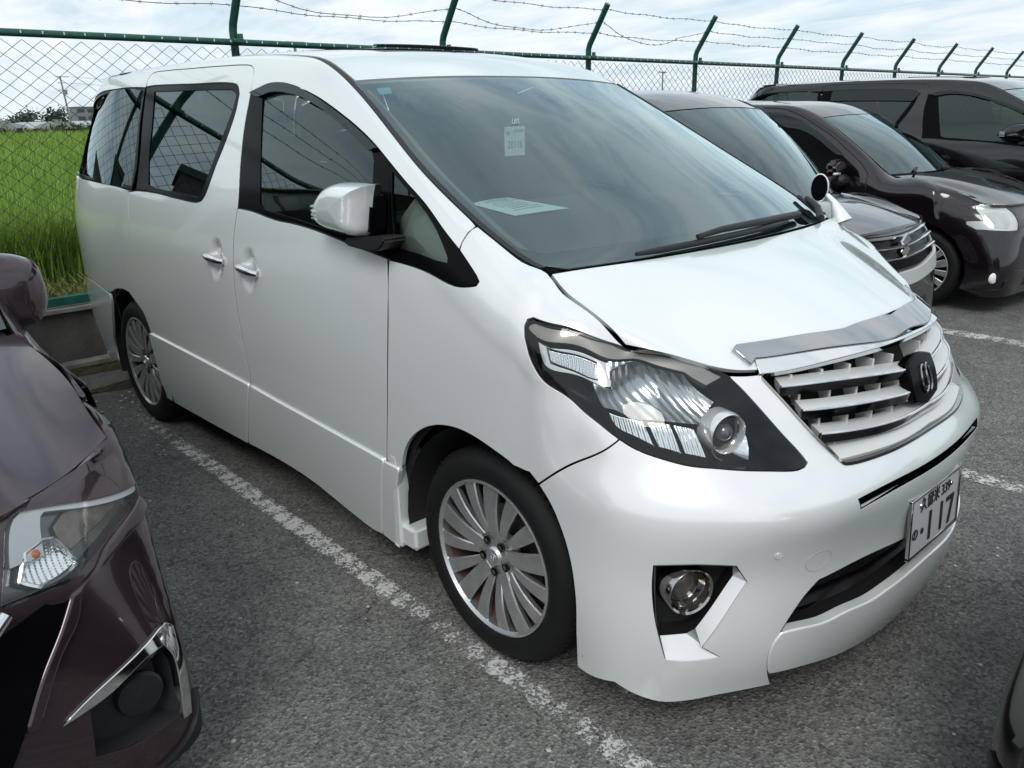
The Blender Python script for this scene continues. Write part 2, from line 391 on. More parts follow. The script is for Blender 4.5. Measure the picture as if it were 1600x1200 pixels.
# ---- ground, fence, field ----------------------------------------------------------------
def node_mat(name):
    m=bpy.data.materials.new(name);m.use_nodes=True;nt=m.node_tree;return m,nt,nt.nodes['Principled BSDF']
def asphalt_mat():
    m,nt,b=node_mat('worn_asphalt');N=nt.nodes.new;L=nt.links.new;tc=N('ShaderNodeTexCoord')
    def noise(s,d=3,r=.6):
        n=N('ShaderNodeTexNoise');n.inputs['Scale'].default_value=s;n.inputs['Detail'].default_value=d;n.inputs['Roughness'].default_value=r;L(tc.outputs['Object'],n.inputs['Vector']);return n.outputs['Fac']
    def ramp(f,stops):
        r=N('ShaderNodeValToRGB');L(f,r.inputs[0]);e=r.color_ramp.elements
        while len(e)<len(stops): e.new(.5)
        for k,(p,c) in enumerate(stops): e[k].position=p;e[k].color=(*c,1)
        return r.outputs[0]
    def mix(f,a,c,mode='MIX'):
        x=N('ShaderNodeMix');x.data_type='RGBA';x.blend_type=mode
        if isinstance(f,float): x.inputs[0].default_value=f
        else: L(f,x.inputs[0])
        L(a,x.inputs[6]);L(c,x.inputs[7]);return x.outputs[2]
    v=N('ShaderNodeTexVoronoi');v.inputs['Scale'].default_value=118;L(tc.outputs['Object'],v.inputs['Vector'])
    v2=N('ShaderNodeTexVoronoi');v2.inputs['Scale'].default_value=48;L(tc.outputs['Object'],v2.inputs['Vector'])
    grain=ramp(v.outputs['Color'],[(0,(.045,.045,.043)),(.45,(.125,.124,.120)),(.8,(.185,.184,.178)),(.965,(.26,.258,.25)),(1,(.36,.35,.33))])
    stones=ramp(v2.outputs['Color'],[(.0,(0,0,0)),(.93,(0,0,0)),(.935,(1,1,1))])
    near=ramp(v2.outputs['Distance'],[(.0,(1,1,1)),(.30,(1,1,1)),(.36,(0,0,0))])
    sm=N('ShaderNodeMath');sm.operation='MULTIPLY';L(stones,sm.inputs[0]);L(near,sm.inputs[1])
    st=N('ShaderNodeRGB');st.outputs[0].default_value=(.46,.45,.43,1)
    big=ramp(noise(.55,6,.62),[(.3,(.78,.78,.78)),(.5,(1.08,1.08,1.07)),(.72,(1.35,1.34,1.30))])
    mid=ramp(noise(6,4),[(.3,(.82,.82,.82)),(.7,(1.15,1.15,1.13))])
    c=mix(sm.outputs[0],grain,st.outputs[0]);c=mix(1.0,c,big,'MULTIPLY');c=mix(1.0,c,mid,'MULTIPLY')
    stain=ramp(noise(1.15,5,.55),[(.0,(1,1,1)),(.60,(1,1,1)),(.70,(.70,.70,.71))]);c=mix(1.0,c,stain,'MULTIPLY')
    # hairline cracks, and dusty ground towards the kerb
    w=N('ShaderNodeTexVoronoi');w.feature='DISTANCE_TO_EDGE';w.inputs['Scale'].default_value=.8
    wm=N('ShaderNodeMapping');L(tc.outputs['Object'],wm.inputs[0]);wn=N('ShaderNodeTexNoise');wn.inputs['Scale'].default_value=3;wn.inputs['Detail'].default_value=5;L(tc.outputs['Object'],wn.inputs['Vector'])
    wa=N('ShaderNodeVectorMath');wa.operation='MULTIPLY_ADD';wa.inputs[1].default_value=(.5,.5,.5);L(wn.outputs['Color'],wa.inputs[0]);L(tc.outputs['Object'],wa.inputs[2]);L(wa.outputs[0],w.inputs['Vector'])
    crack=ramp(w.outputs['Distance'],[(.0,(.55,.55,.55)),(.006,(1,1,1))]);c=mix(1.0,c,crack,'MULTIPLY')
    sp=N('ShaderNodeSeparateXYZ');L(tc.outputs['Object'],sp.inputs[0])
    e=N('ShaderNodeMapRange');L(sp.outputs[0],e.inputs[0]);e.inputs[1].default_value=-2.7;e.inputs[2].default_value=-3.9;e.inputs[3].default_value=0;e.inputs[4].default_value=.8
    dn=ramp(noise(2.2,5),[(.42,(0,0,0)),(.58,(1,1,1))]);em=N('ShaderNodeMath');em.operation='MULTIPLY';L(e.outputs[0],em.inputs[0]);L(dn,em.inputs[1])
    dust=ramp(noise(40,4),[(.3,(.09,.083,.07)),(.7,(.17,.16,.135))]);c=mix(em.outputs[0],c,dust)
    L(c,b.inputs['Base Color']);b.inputs['Roughness'].default_value=.82;b.inputs['Specular IOR Level'].default_value=.35
    bp=N('ShaderNodeBump');bp.inputs['Strength'].default_value=.75;bp.inputs['Distance'].default_value=.006;L(v.outputs['Distance'],bp.inputs['Height']);L(bp.outputs[0],b.inputs['Normal'])
    return m
obj('asphalt_lot',Geo().add([(-4.35,-70,0),(70,-70,0),(70,120,0),(-4.9,120,0)],[(0,1,2,3)]),asphalt_mat(),kind='structure')
def paint_mat():
    m,nt,b=node_mat('worn_road_paint');N=nt.nodes.new;L=nt.links.new;tc=N('ShaderNodeTexCoord');nt.nodes.remove(b)
    d=N('ShaderNodeBsdfPrincipled');d.inputs['Base Color'].default_value=(.58,.58,.56,1);d.inputs['Roughness'].default_value=.7
    t=N('ShaderNodeBsdfTransparent');x=N('ShaderNodeMixShader')
    n=N('ShaderNodeTexNoise');n.inputs['Scale'].default_value=95;n.inputs['Detail'].default_value=7;n.inputs['Roughness'].default_value=.7;L(tc.outputs['Object'],n.inputs['Vector'])
    n2=N('ShaderNodeTexNoise');n2.inputs['Scale'].default_value=2.2;n2.inputs['Detail'].default_value=4;L(tc.outputs['Object'],n2.inputs['Vector'])
    wv=N('ShaderNodeTexWave');wv.inputs['Scale'].default_value=3.2;wv.inputs['Distortion'].default_value=7;wv.inputs['Detail'].default_value=3;wv.inputs['Detail Scale'].default_value=3;L(tc.outputs['Object'],wv.inputs['Vector'])
    sp=N('ShaderNodeSeparateXYZ');L(tc.outputs['Object'],sp.inputs[0])
    mr=N('ShaderNodeMapRange');L(sp.outputs[0],mr.inputs[0]);mr.inputs[1].default_value=-3.2;mr.inputs[2].default_value=1.4;mr.inputs[3].default_value=0;mr.inputs[4].default_value=1
    wr=N('ShaderNodeValToRGB');L(mr.outputs[0],wr.inputs[0]);we=wr.color_ramp.elements
    for _ in range(3): we.new(.5)
    for q,(p_,c_) in zip(we,((0,.36),(.20,.68),(.45,.76),(.66,.62),(1,.54))): q.position=p_;q.color=(c_,c_,c_,1)
    gs=N('ShaderNodeSeparateXYZ');L(tc.outputs['Generated'],gs.inputs[0])
    def m2(op,a,c):
        q=N('ShaderNodeMath');q.operation=op
        for i,v in enumerate((a,c)):
            if isinstance(v,(int,float)): q.inputs[i].default_value=v
            else: L(v,q.inputs[i])
        return q.outputs[0]
    s=m2('ADD',m2('MULTIPLY',n.outputs['Fac'],.75),m2('MULTIPLY',n2.outputs['Fac'],.25));s=m2('ADD',s,m2('MULTIPLY',wv.outputs['Fac'],.07));s=m2('ADD',s,m2('MULTIPLY',m2('SUBTRACT',wr.outputs[0],.5),.30))
    ed=m2('POWER',m2('ABSOLUTE',m2('SUBTRACT',m2('MULTIPLY',gs.outputs[1],2.0),1.0),0.0),5.0);s=m2('SUBTRACT',s,m2('MULTIPLY',ed,.16))
    r=N('ShaderNodeValToRGB');L(s,r.inputs[0]);r.color_ramp.elements[0].position=.545;r.color_ramp.elements[1].position=.62
    L(r.outputs[0],x.inputs[0]);L(t.outputs[0],x.inputs[1]);L(d.outputs[0],x.inputs[2]);L(x.outputs[0],nt.nodes['Material Output'].inputs[0]);return m
PAINT=paint_mat()
for y0,y1,xa,xb in ((-.962,-.862,-3.12,1.4),(1.50,1.64,-3.4,3.6),(4.02,4.22,-3.4,3.6),(6.55,6.75,-3.4,3.6),(-3.45,-3.33,-3.4,3.0)):
    obj('parking_line',Geo().add([(xa,y0,.004),(xb,y0,.004),(xb,y1,.004),(xa,y1,.004)],[(0,1,2,3)]),PAINT,kind='structure')
FX=lambda y:-4.442-.0265*y
conc=mat('stained_concrete',(.10,.095,.085),.9,bump=.5,bscale=40,var=.55,vscale=3.5)
cap=mat('weathered_coping',(.26,.255,.235),.85,bump=.3,bscale=60,var=.3,vscale=9)
wall=thing('retaining_wall','low stained grey concrete wall under the green chain link fence','wall',(FX(0),0,0))
y0=-16.0
for k in range(24):
    a,b=y0+2*k,y0+2*k+1.992;m_=(a+b)/2
    o=obj('wall_block',box((FX(m_)-FX(0)-.09,m_,.20),(.18,b-a,.38),.008),conc,wall)
    obj('coping',box((FX(m_)-FX(0)-.075,m_,.405),(.22,b-a,.035),.006),cap,o);obj('footing',box((FX(m_)-FX(0)+.03,m_,.02),(.10,b-a,.05),.01),cap,o)
GREEN=mat('green_fence_paint',(.008,.075,.055),.38,.1,.2,var=.2,vscale=20)
GREEN2=mat('green_base_rail',(.012,.13,.10),.4,.1,.2,var=.3,vscale=8)
fence=thing('chain_link_fence','green chain link fence with barbed wire on cranked posts behind the cars','fence',(FX(0),0,.42))
def FP(y,dx=0,z=0): return (FX(y)-FX(0)+dx,y,z-.42)
posts=[.613+2*i for i in range(-6,16)]
for y in posts:
    po=obj('post',tube([FP(y,-.05,.40),FP(y,-.05,2.24),FP(y,-.035,2.285),FP(y,.21,2.66)],.030,12),GREEN,fence,smooth=50)
    obj('rail_clip',box(FP(y,-.01,2.165),(.10,.075,.03),.004).plus(box(FP(y+.03,-.0,2.19),(.03,.03,.05),.003)),GREEN,po)
for a,b in zip(posts,posts[1:]):
    obj('top_rail',tube([FP(a,.0,2.155),FP(b,.0,2.155)],.024,8),GREEN,fence,smooth=60)
    r=obj('base_rail',box(((FP(a)[0]+FP(b)[0])/2+.0,(a+b)/2,.465-.42),(.045,b-a+.03,.062),.004),GREEN2,fence)
    bolts=Geo()
BOLT=box((0,0,0),(.006,.008,.018),.001).mesh('rail_bolt',30);BOLT.materials.append(M['silver'])
for k in range(150):
    y=-3.2+.125*k*1.0
    if y>14: break
    o=bpy.data.objects.new('rail_bolt',BOLT);COL.objects.link(o);o.parent=fence;o.location=FP(y,.026,2.16)
# woven mesh: each wire runs zigzag from rail to rail
mesh=Geo();PY=.058;PZ=.0445;zb,zt=.47,2.15;nz=int((zt-zb)/PZ)
def wire_pts(y,s,y_end=None):
    return [FP(y+(PY if (k+s)%2 else 0),(.004 if k%2 else -.004),zb+PZ*k) for k in range(nz+1)]
yy=-9.0;k=0
mv=[];mf=[]
while yy<24:
    P=np.array(wire_pts(yy,0));r=.0030;n=len(P);o=len(mv)
    for q in P:
        for c in ((r,0,r*.2),(-r*.5,r*.9,0),(-r*.5,-r*.9,0)): mv.append(tuple(q+np.array(c)))
    for i in range(n-1):
        for c in range(3): mf.append((o+i*3+c,o+i*3+(c+1)%3,o+i*3+3+(c+1)%3,o+i*3+3+c))
    P=np.array(wire_pts(yy+PY,1));o=len(mv)
    for q in P:
        for c in ((r,0,r*.2),(-r*.5,r*.9,0),(-r*.5,-r*.9,0)): mv.append(tuple(q+np.array(c)))
    for i in range(n-1):
        for c in range(3): mf.append((o+i*3+c,o+i*3+(c+1)%3,o+i*3+3+(c+1)%3,o+i*3+3+c))
    yy+=2*PY
MW=mat('green_mesh_wire',(.010,.05,.042),.5,.2)
mm=bpy.data.meshes.new('wire_mesh');mm.from_pydata(mv,[],mf);mm.polygons.foreach_set('use_smooth',[True]*len(mm.polygons))
o=obj('wire_mesh',mm,MW,fence,kind='stuff')
BW=mat('barbed_wire_steel',(.09,.075,.065),.5,.7)
rb=random.Random(4)
barb=Geo()
for t in ((.0,.009,.012),(.0,-.009,.012),(.004,.010,-.010),(-.004,-.010,-.011)): barb.plus(tube([(-t[0],-t[1]*1.1,-t[2]*1.1),(t[0],t[1]*1.1,t[2]*1.1)],.0014,3))
BARB=barb.mesh('barb');BARB.materials.append(BW)
barb_sites=[]
for w,(dx,z) in enumerate(((.045,2.40),(.115,2.505),(.185,2.61))):
    for i,(a,b) in enumerate(zip(posts,posts[1:])):
        sag=.012+.02*rb.random();pts=[]
        loose=(w==1 and 6<=i<=8)
        for t in np.linspace(0,1,13):
            s=sag*4*t*(1-t)
            if loose: s=(.13 if i!=8 else .19)*(math.sin(math.pi*t)**1.3)*(1 if i!=8 or t<.72 else .75)+.01*math.sin(9*t)
            pts.append(FP(a+(b-a)*t,dx-s*.6,z-s+.006*math.sin(17*t+i)))
        obj('barbed_wire',tube(pts,.0032,4),BW,fence)
        if -6<a<20:
            for q in np.arange(.04,1,.062): 
                k=q*12;j=int(k);f=k-j;barb_sites.append(tuple(np.array(pts[j])*(1-f)+np.array(pts[min(j+1,12)])*f))
barb_sites.sort(key=lambda p:abs(p[1]-2))
allb=Geo()
for k,p in enumerate(barb_sites):
    R=Matrix.Rotation(rb.uniform(0,6.3),4,'Y')@Matrix.Rotation(rb.uniform(-.4,.4),4,'X')
    if k<290:
        o=bpy.data.objects.new('barb',BARB);COL.objects.link(o);o.parent=fence;o.matrix_local=Matrix.Translation(p)@R
    else: allb.plus(barb.moved(Matrix.Translation(p)@R))
obj('barb_row',allb,BW,fence,kind='stuff')
# field beyond the fence: soil sheet, verge, rice
def field_mat():
    m,nt,b=node_mat('rice_field');N=nt.nodes.new;L=nt.links.new;tc=N('ShaderNodeTexCoord');n=N('ShaderNodeTexNoise');n.inputs['Scale'].default_value=1.1;n.inputs['Detail'].default_value=8;L(tc.outputs['Object'],n.inputs['Vector'])
    r=N('ShaderNodeValToRGB');L(n.outputs['Fac'],r.inputs[0]);e=r.color_ramp.elements;e[0].position=.3;e[0].color=(.06,.125,.016,1);e[1].position=.7;e[1].color=(.16,.255,.04,1);L(r.outputs[0],b.inputs['Base Color']);b.inputs['Roughness'].default_value=.9;return m
obj('field_ground',Geo().add([(-4.62,-250,.33),(-4.62,150,.33),(-70,150,.30),(-70,-250,.30)],[(0,1,2,3)]),mat('field_soil',(.055,.06,.022),.95,var=.4,vscale=4),kind='structure')
obj('far_ground',Geo().add([(-69,-400,.25),(-69,800,.25),(-2500,2500,.1),(-2500,-1500,.1)],[(0,1,2,3)]),mat('far_fields',(.10,.13,.05),.95,var=.4,vscale=.02),kind='structure')
obj('lot_surroundings',Geo().add([(-4.3,-1500,-.02),(1500,-1500,-.02),(1500,1500,-.02),(-4.3,1500,-.02)],[(0,1,2,3)]),mat('distant_paving',(.09,.09,.085),.9,var=.2,vscale=.5),kind='structure')
def leaf_mat(name,a,b_):
    m,nt,b=node_mat(name);N=nt.nodes.new;L=nt.links.new;g=N('ShaderNodeNewGeometry');r=N('ShaderNodeValToRGB');L(g.outputs['Random Per Island'],r.inputs[0]);e=r.color_ramp.elements
    e[0].color=(*a,1);e[1].color=(*b_,1);L(r.outputs[0],b.inputs['Base Color']);b.inputs['Roughness'].default_value=.55
    b.inputs['Transmission Weight'].default_value=0;return m
def blades(n,sample,h0,h1,w,seed,lean=.35):
    rs=np.random.RandomState(seed);P=sample(rs,n);a=rs.uniform(0,6.283,n);h=rs.uniform(h0,h1,n);l=rs.uniform(.05,lean,n)*h;d=rs.uniform(0,6.283,n)
    wv=np.stack([np.cos(a)*w,np.sin(a)*w,0*a],1);ld=np.stack([np.cos(d)*l,np.sin(d)*l,0*a],1)
    sc=np.maximum(1,np.linalg.norm(P[:,:2]-np.array([1.6,-2.3]),axis=1)/11)[:,None];wv=wv*sc
    up=np.stack([0*h,0*h,h],1)
    V=np.stack([P-wv,P+wv,P+ld*.35+up*.6+wv*.8,P+ld*.35+up*.6-wv*.8,P+ld+up],1).reshape(-1,3)
    i=np.arange(n)*5;F=[(q,q+1,q+2,q+3) for q in i]+[(q+3,q+2,q+4) for q in i]
    me=bpy.data.meshes.new('blades');me.from_pydata(V.tolist(),[],F);return me
def in_field(rs,n):
    # denser near the fence, thinning with distance, over the stretch beyond the wall
    u=rs.uniform(0,1,n);x=-5.35-(62*u**2.6);s=(-x-4.4);y=rs.uniform(-1,1,n)*(2.2+.24*s)+(-1.1+.235*s)
    return np.stack([x,y,np.full(n,.32)],1)
o=obj('rice_crop',blades(70000,in_field,.45,.72,.0062,1),leaf_mat('rice_leaf',(.095,.195,.015),(.24,.375,.05)),kind='stuff')
def in_far(rs,n): return np.stack([rs.uniform(-40,-5.4,n),rs.uniform(-30,60,n),np.full(n,.32)],1)
obj('rice_crop',blades(22000,in_far,.45,.7,.016,5),bpy.data.materials['rice_leaf'],kind='stuff')
obj('crop_floor',Geo().add([(-5.9,-250,.50),(-5.9,150,.50),(-68,150,.60),(-68,-250,.60)],[(0,1,2,3)]).plus(Geo().add([(-5.9,-250,.33),(-5.9,150,.33),(-5.9,150,.50),(-5.9,-250,.50)],[(0,1,2,3)])),field_mat(),kind='structure')
def verge(rs,n): return np.stack([rs.uniform(-5.3,-4.64,n),rs.uniform(-4,3,n),np.full(n,.33)],1)
obj('verge_grass',blades(5200,verge,.05,.24,.005,2,.9),leaf_mat('verge_leaf',(.13,.15,.03),(.30,.30,.10)),kind='stuff')
# scrub, glasshouses, houses and trees far off
rt=random.Random(11)
def leafy(name,c,size,n,mat_,label,cat,group,seed,trunk=None,leaf=.35):
    rs=np.random.RandomState(seed);V=[];F=[]
    t=thing(name,label,cat,c,group)
    cl=rs.normal(0,.45,(9,3))*size*.6;cl[:,2]=np.abs(cl[:,2])+size[2]*.35
    P=cl[rs.randint(0,9,n)]+rs.normal(0,.26,(n,3))*size
    P=P[P[:,2]>.05];n=len(P)
    a=rs.normal(0,1,(n,3));a/=np.linalg.norm(a,axis=1)[:,None];b=np.cross(a,rs.normal(0,1,(n,3)));b/=np.linalg.norm(b,axis=1)[:,None];s=rs.uniform(.5,1,n)[:,None]*leaf
    V=np.stack([P-a*s,P+b*s*.6,P+a*s,P-b*s*.6],1).reshape(-1,3)
    me=bpy.data.meshes.new('foliage');me.from_pydata(V.tolist(),[],[(q,q+1,q+2,q+3) for q in range(0,4*n,4)])
    obj('foliage',me,mat_,t)
    obj('trunk',tube([(0,0,-.1),(.05,0,size[2]*.3),(0,.05,size[2]*.7)],[.12*size[2]/4,.09*size[2]/4,.03],7),BARK,t)
    return t
BARK=mat('bark',(.09,.07,.05),.9)
SCRUB=leaf_mat('scrub_leaf',(.045,.06,.028),(.09,.11,.05));FAR=leaf_mat('far_tree_leaf',(.035,.055,.04),(.075,.10,.07))
for k in range(9):
    x=-71-rt.uniform(0,3);y=7+k*2.6+rt.uniform(-.6,.6)
    lab=['grey green scrub bush at the far edge of the rice field']
    leafy('scrub_bush',(x,y,.3),np.array([1.3,2.4,rt.uniform(.6,.95)]),620,SCRUB,'grey green scrub bush at the far edge of the rice field','bush','scrub along the far field edge',40+k,leaf=.2)
for k in range(40):
    y=(4+k*2.0+rt.uniform(-1,1))*4.6;x=-560-rt.uniform(0,60)
    leafy('far_tree',(x,y-40,-.5),np.array([9,9,rt.uniform(3.5,7.5)]),330,FAR,'hazy dark green tree on the skyline beyond the field','tree','trees on the skyline',80+k,leaf=1.3)
gh=mat('greenhouse_film',(.33,.36,.37),.4);
for k in range(8):
    y=26+k*9.2;x=-190
    t=thing('greenhouse','long white greenhouse tunnel beyond the rice field','greenhouse',(x,y,0),'greenhouse tunnels beyond the field')
    obj('film_cover',prism([(4.3*math.cos(a),.1+1.25*math.sin(a)) for a in np.linspace(0,math.pi,9)],-12,12,'yz').moved(Matrix.Identity(4)),gh,t,smooth=40)
    obj('end_door',box((12.02,0,1.0),(.08,1.6,1.5)),cap,t)
GLZ=mat('far_window',(.05,.06,.07),.2);
def building(x,y,w,d,h,floors,col,label,group=None,rz=0.0,bays=7):
    t=thing('office_building',label,'building',(x,y,0),group,rz);mw=mat('far_wall',col,.8,var=.1,vscale=.3)
    obj('wall',box((0,0,h/2),(d,w,h)),mw,t);obj('roof',box((0,0,h+.25),(d+.5,w+.5,.5)),mat('far_roof',tuple(c*.7 for c in col),.8),t)
    me=None
    for f in range(floors):
        z=(f+.58)*h/floors
        for k in range(bays):
            yy=-w/2+(k+.5)*w/bays
            if me is None:
                g=box((d/2+.02,0,0),(.08,w/bays*.72,h/floors*.5));o=obj('window',g,GLZ,t);me=o.data
            else: o=obj('window',me,None,t)
            o.location=(0,yy,z)
    return t
building(-520,196,44,20,11,3,(.17,.175,.18),'grey flat roofed building with dark window bands on the skyline',bays=6)
building(-520,150,16,12,8,2,(.20,.20,.20),'small grey block beside the flat roofed skyline building',bays=3)
building(-540,92,24,12,6.5,2,(.19,.195,.20),'low pale house on the skyline between hazy trees',bays=4)
for x,y,w,d,h,fl,c,lab in [(-52,-12,13,10,4.6,2,(.11,.105,.10),'long low grey block across the road, farthest along the fence'),(-50,-20.5,5,8,8.6,3,(.10,.10,.105),'narrow tall grey block beyond the fence, left of the lot'),(-47,-28,9,9,6.2,2,(.13,.115,.10),'brownish two storey block beyond the fence'),(-40,-35,8,8,5.0,2,(.10,.10,.10),'low dark grey shed like block beyond the fence'),(-34,-44,14,10,6.8,2,(.12,.12,.115),'wide pale grey block beyond the fence'),(-18,-56,20,12,7,2,(.12,.115,.11),'wide grey block opposite the side of the lot')]:
    building(x,y,w,d,h,fl,c,lab,bays=4,rz=.35)
POLE=mat('utility_pole_concrete',(.22,.215,.21),.85);WIRE=mat('cable',(.06,.06,.065),.6)
t=thing('utility_pole','grey utility pole with crossarms standing in the field at the left','utility pole',(-177,46.5,.2))
po=obj('pole',tube([(0,0,0),(0,-.5,9.3)],[.19,.13],10),POLE,t,smooth=60)
for z,w in ((9.2,2.4),(8.1,1.4),(6.8,1.6)): obj('crossarm',box((0,(.45 if z>9 else 0)-.054*z,z),(.12,w,.12),.01),POLE,t)
obj('transformer',lathe([(.001,6.0),(.3,6.0),(.32,6.1),(.32,6.75),(.001,6.85)],16,'z').moved(Matrix.Translation((.3,-.1,0))),POLE,t,smooth=40)
obj('power_line',tube([(0,1.5,9.2),(-6,18,8.4),(-12,36,9.4)],.03,4),WIRE,t);obj('power_line',tube([(0,.6,8.1),(-6,18,7.3),(-12,36,8.3)],.03,4),WIRE,t)
for y,x,wh in ((9.5,-48,'hidden low behind the white minivan'),(27,-60,'seen through the mesh over the small plum van'),(40,-66,'seen through the mesh near the black minivan')):
    t=thing('lamp_post','slim grey lamp post far off, '+wh,'lamp post',(x,y*2.0+6,0),'lamp posts beyond the fence')
    obj('mast',tube([(0,0,0),(0,0,5.9)],.09,8),POLE,t);obj('lamp_head',box((0,.0,5.95),(.3,1.3,.14),.03),POLE,t)
t=thing('street_light','tall grey street light mirrored in the rear side window','street light',(-14,-11,0));obj('mast',tube([(0,0,0),(0,0,6.5),(.3,.3,7.2),(1.2,1.0,7.5)],.07,8),POLE,t);obj('lamp_head',box((1.5,1.2,7.5),(.8,.4,.15),.05),POLE,t)
# moss, pebbles and paint flakes by the kerb
moss=mat('dry_moss',(.050,.045,.022),.95,bump=.8,bscale=90,var=.6,vscale=30)
rs=np.random.RandomState(9)
for k,(x,y,a,b,sz) in enumerate([(-3.72,-.62,.12,.38,.022),(-4.22,-.6,.10,.9,.03),(-3.98,-.35,.10,.30,.018),(-4.2,.7,.10,.8,.02),(-3.55,-.45,.07,.2,.012)]):
    n=16;m_=34;V=[];F=[]
    for i in range(n):
        for j in range(m_):
            r=(i/(n-1));an=2*math.pi*j/m_;rr=r*(1+.25*math.sin(3*an+k)+.14*math.sin(7*an))
            V.append((x+a*rr*math.cos(an),y+b*rr*math.sin(an),.003+sz*(1-r**2)*(.5+rs.rand()*.7)*(r<.999)))
    for i in range(n-1):
        for j in range(m_): F.append((i*m_+j,i*m_+(j+1)%m_,(i+1)*m_+(j+1)%m_,(i+1)*m_+j))
    obj('moss_patch',Geo().add(V,F),moss,kind='stuff',smooth=60)
ch=Geo()
for k in range(70):
    x=rs.uniform(-3.75,-2.9);y=rs.uniform(-1.35,-.75);s=rs.uniform(.004,.013)
    ch.plus(box((x,y,.004+s*.2),(s*1.5,s,s*.5),0,Matrix.Rotation(rs.uniform(0,3),3,'Z')))
for k in range(160):
    x=rs.uniform(-3.9,2.0);y=rs.uniform(-1.9,4.2);s=rs.uniform(.002,.006)
    ch.plus(box((x,y,.003+s*.2),(s*1.5,s,s*.6),0,Matrix.Rotation(rs.uniform(0,3),3,'Z')))
obj('paint_flakes_and_grit',ch,mat('pale_grit',(.5,.5,.48),.8),kind='stuff')
# ---- white minivan: body surfaces (metres, x forward, origin under the front axle) ----
SIDE_Z=[.10,.20,.32,.45,.58,.72,.86,1.0,1.12,1.21,1.30,1.45,1.6,1.75,1.88]
SIDE_Y=[.845,.865,.884,.899,.908,.913,.914,.909,.897,.882,.858,.813,.767,.718,.675]
SEAM=[(-3.3,.655,1.868),(-3.0,.658,1.875),(-2.6,.66,1.879),(-2.04,.662,1.879),(-1.65,.664,1.870),(-1.39,.666,1.857),(-1.22,.67,1.843),(-1.09,.683,1.824),(-.872,.704,1.742),(-.706,.728,1.657),(-.524,.762,1.558),(-.364,.788,1.471),(-.216,.80,1.395),(-.097,.804,1.336),(.026,.796,1.276),(.098,.786,1.246),(.155,.772,1.230),(.205,.774,1.192),(.25,.776,1.172)]
FRONT={ # z rows -> stations S,C3,C2,C1,F3,F2,F1,F0 (x,y)
.15:[(.355,.872),(.50,.866),(.61,.80),(.70,.69),(.778,.55),(.835,.38),(.868,.17),(.876,0)],
.30:[(.355,.893),(.51,.882),(.63,.815),(.735,.70),(.82,.56),(.88,.38),(.922,.17),(.93,0)],
.46:[(.355,.903),(.515,.884),(.632,.813),(.738,.694),(.822,.555),(.876,.38),(.917,.17),(.925,0)],
.56:[(.355,.905),(.518,.884),(.638,.812),(.742,.692),(.825,.553),(.878,.38),(.917,.17),(.925,0)],
.66:[(.355,.909),(.524,.887),(.653,.812),(.764,.698),(.845,.556),(.895,.38),(.930,.17),(.937,0)],
.72:[(.352,.906),(.513,.88),(.638,.805),(.748,.692),(.828,.55),(.878,.38),(.915,.17),(.922,0)],
.78:[(.345,.897),(.49,.862),(.60,.79),(.70,.68),(.775,.54),(.828,.38),(.878,.17),(.888,0)],
.90:[(.338,.885),(.435,.848),(.53,.77),(.62,.665),(.695,.53),(.785,.38),(.845,.17),(.857,0)],
1.0:[(.325,.868),(.405,.815),(.455,.742),(.532,.655),(.61,.545),(.72,.38),(.80,.165),(.812,0)]}
FSEAM=[(.334,.768,1.132),(.394,.745,1.07),(.455,.71,1.056),(.528,.63,1.033),(.60,.55,1.002),(.71,.38,1.015),(.785,.17,1.03),(.80,0,1.035)]
REAR={
0.20:[(-4.005,0.000),(-3.995,0.400),(-3.935,0.680),(-3.815,0.800),(-3.605,0.860)],
0.50:[(-4.085,0.000),(-4.075,0.400),(-4.025,0.700),(-3.915,0.830),(-3.615,0.895)],
0.85:[(-4.065,0.000),(-4.055,0.400),(-3.995,0.720),(-3.875,0.840),(-3.615,0.903)],
1.10:[(-4.055,0.000),(-4.045,0.400),(-3.985,0.710),(-3.875,0.830),(-3.625,0.895)],
1.28:[(-4.020,0.000),(-4.010,0.400),(-3.950,0.690),(-3.850,0.800),(-3.620,0.863)],
1.52:[(-3.970,0.000),(-3.960,0.400),(-3.890,0.640),(-3.800,0.735),(-3.610,0.795)],
1.76:[(-3.805,0.000),(-3.795,0.400),(-3.735,0.580),(-3.655,0.665),(-3.505,0.712)],
}
RSEAM=[(-3.735,0.0,1.875),(-3.725,0.35,1.872),(-3.675,0.53,1.866),(-3.595,0.61,1.865),(-3.445,0.648,1.867)]
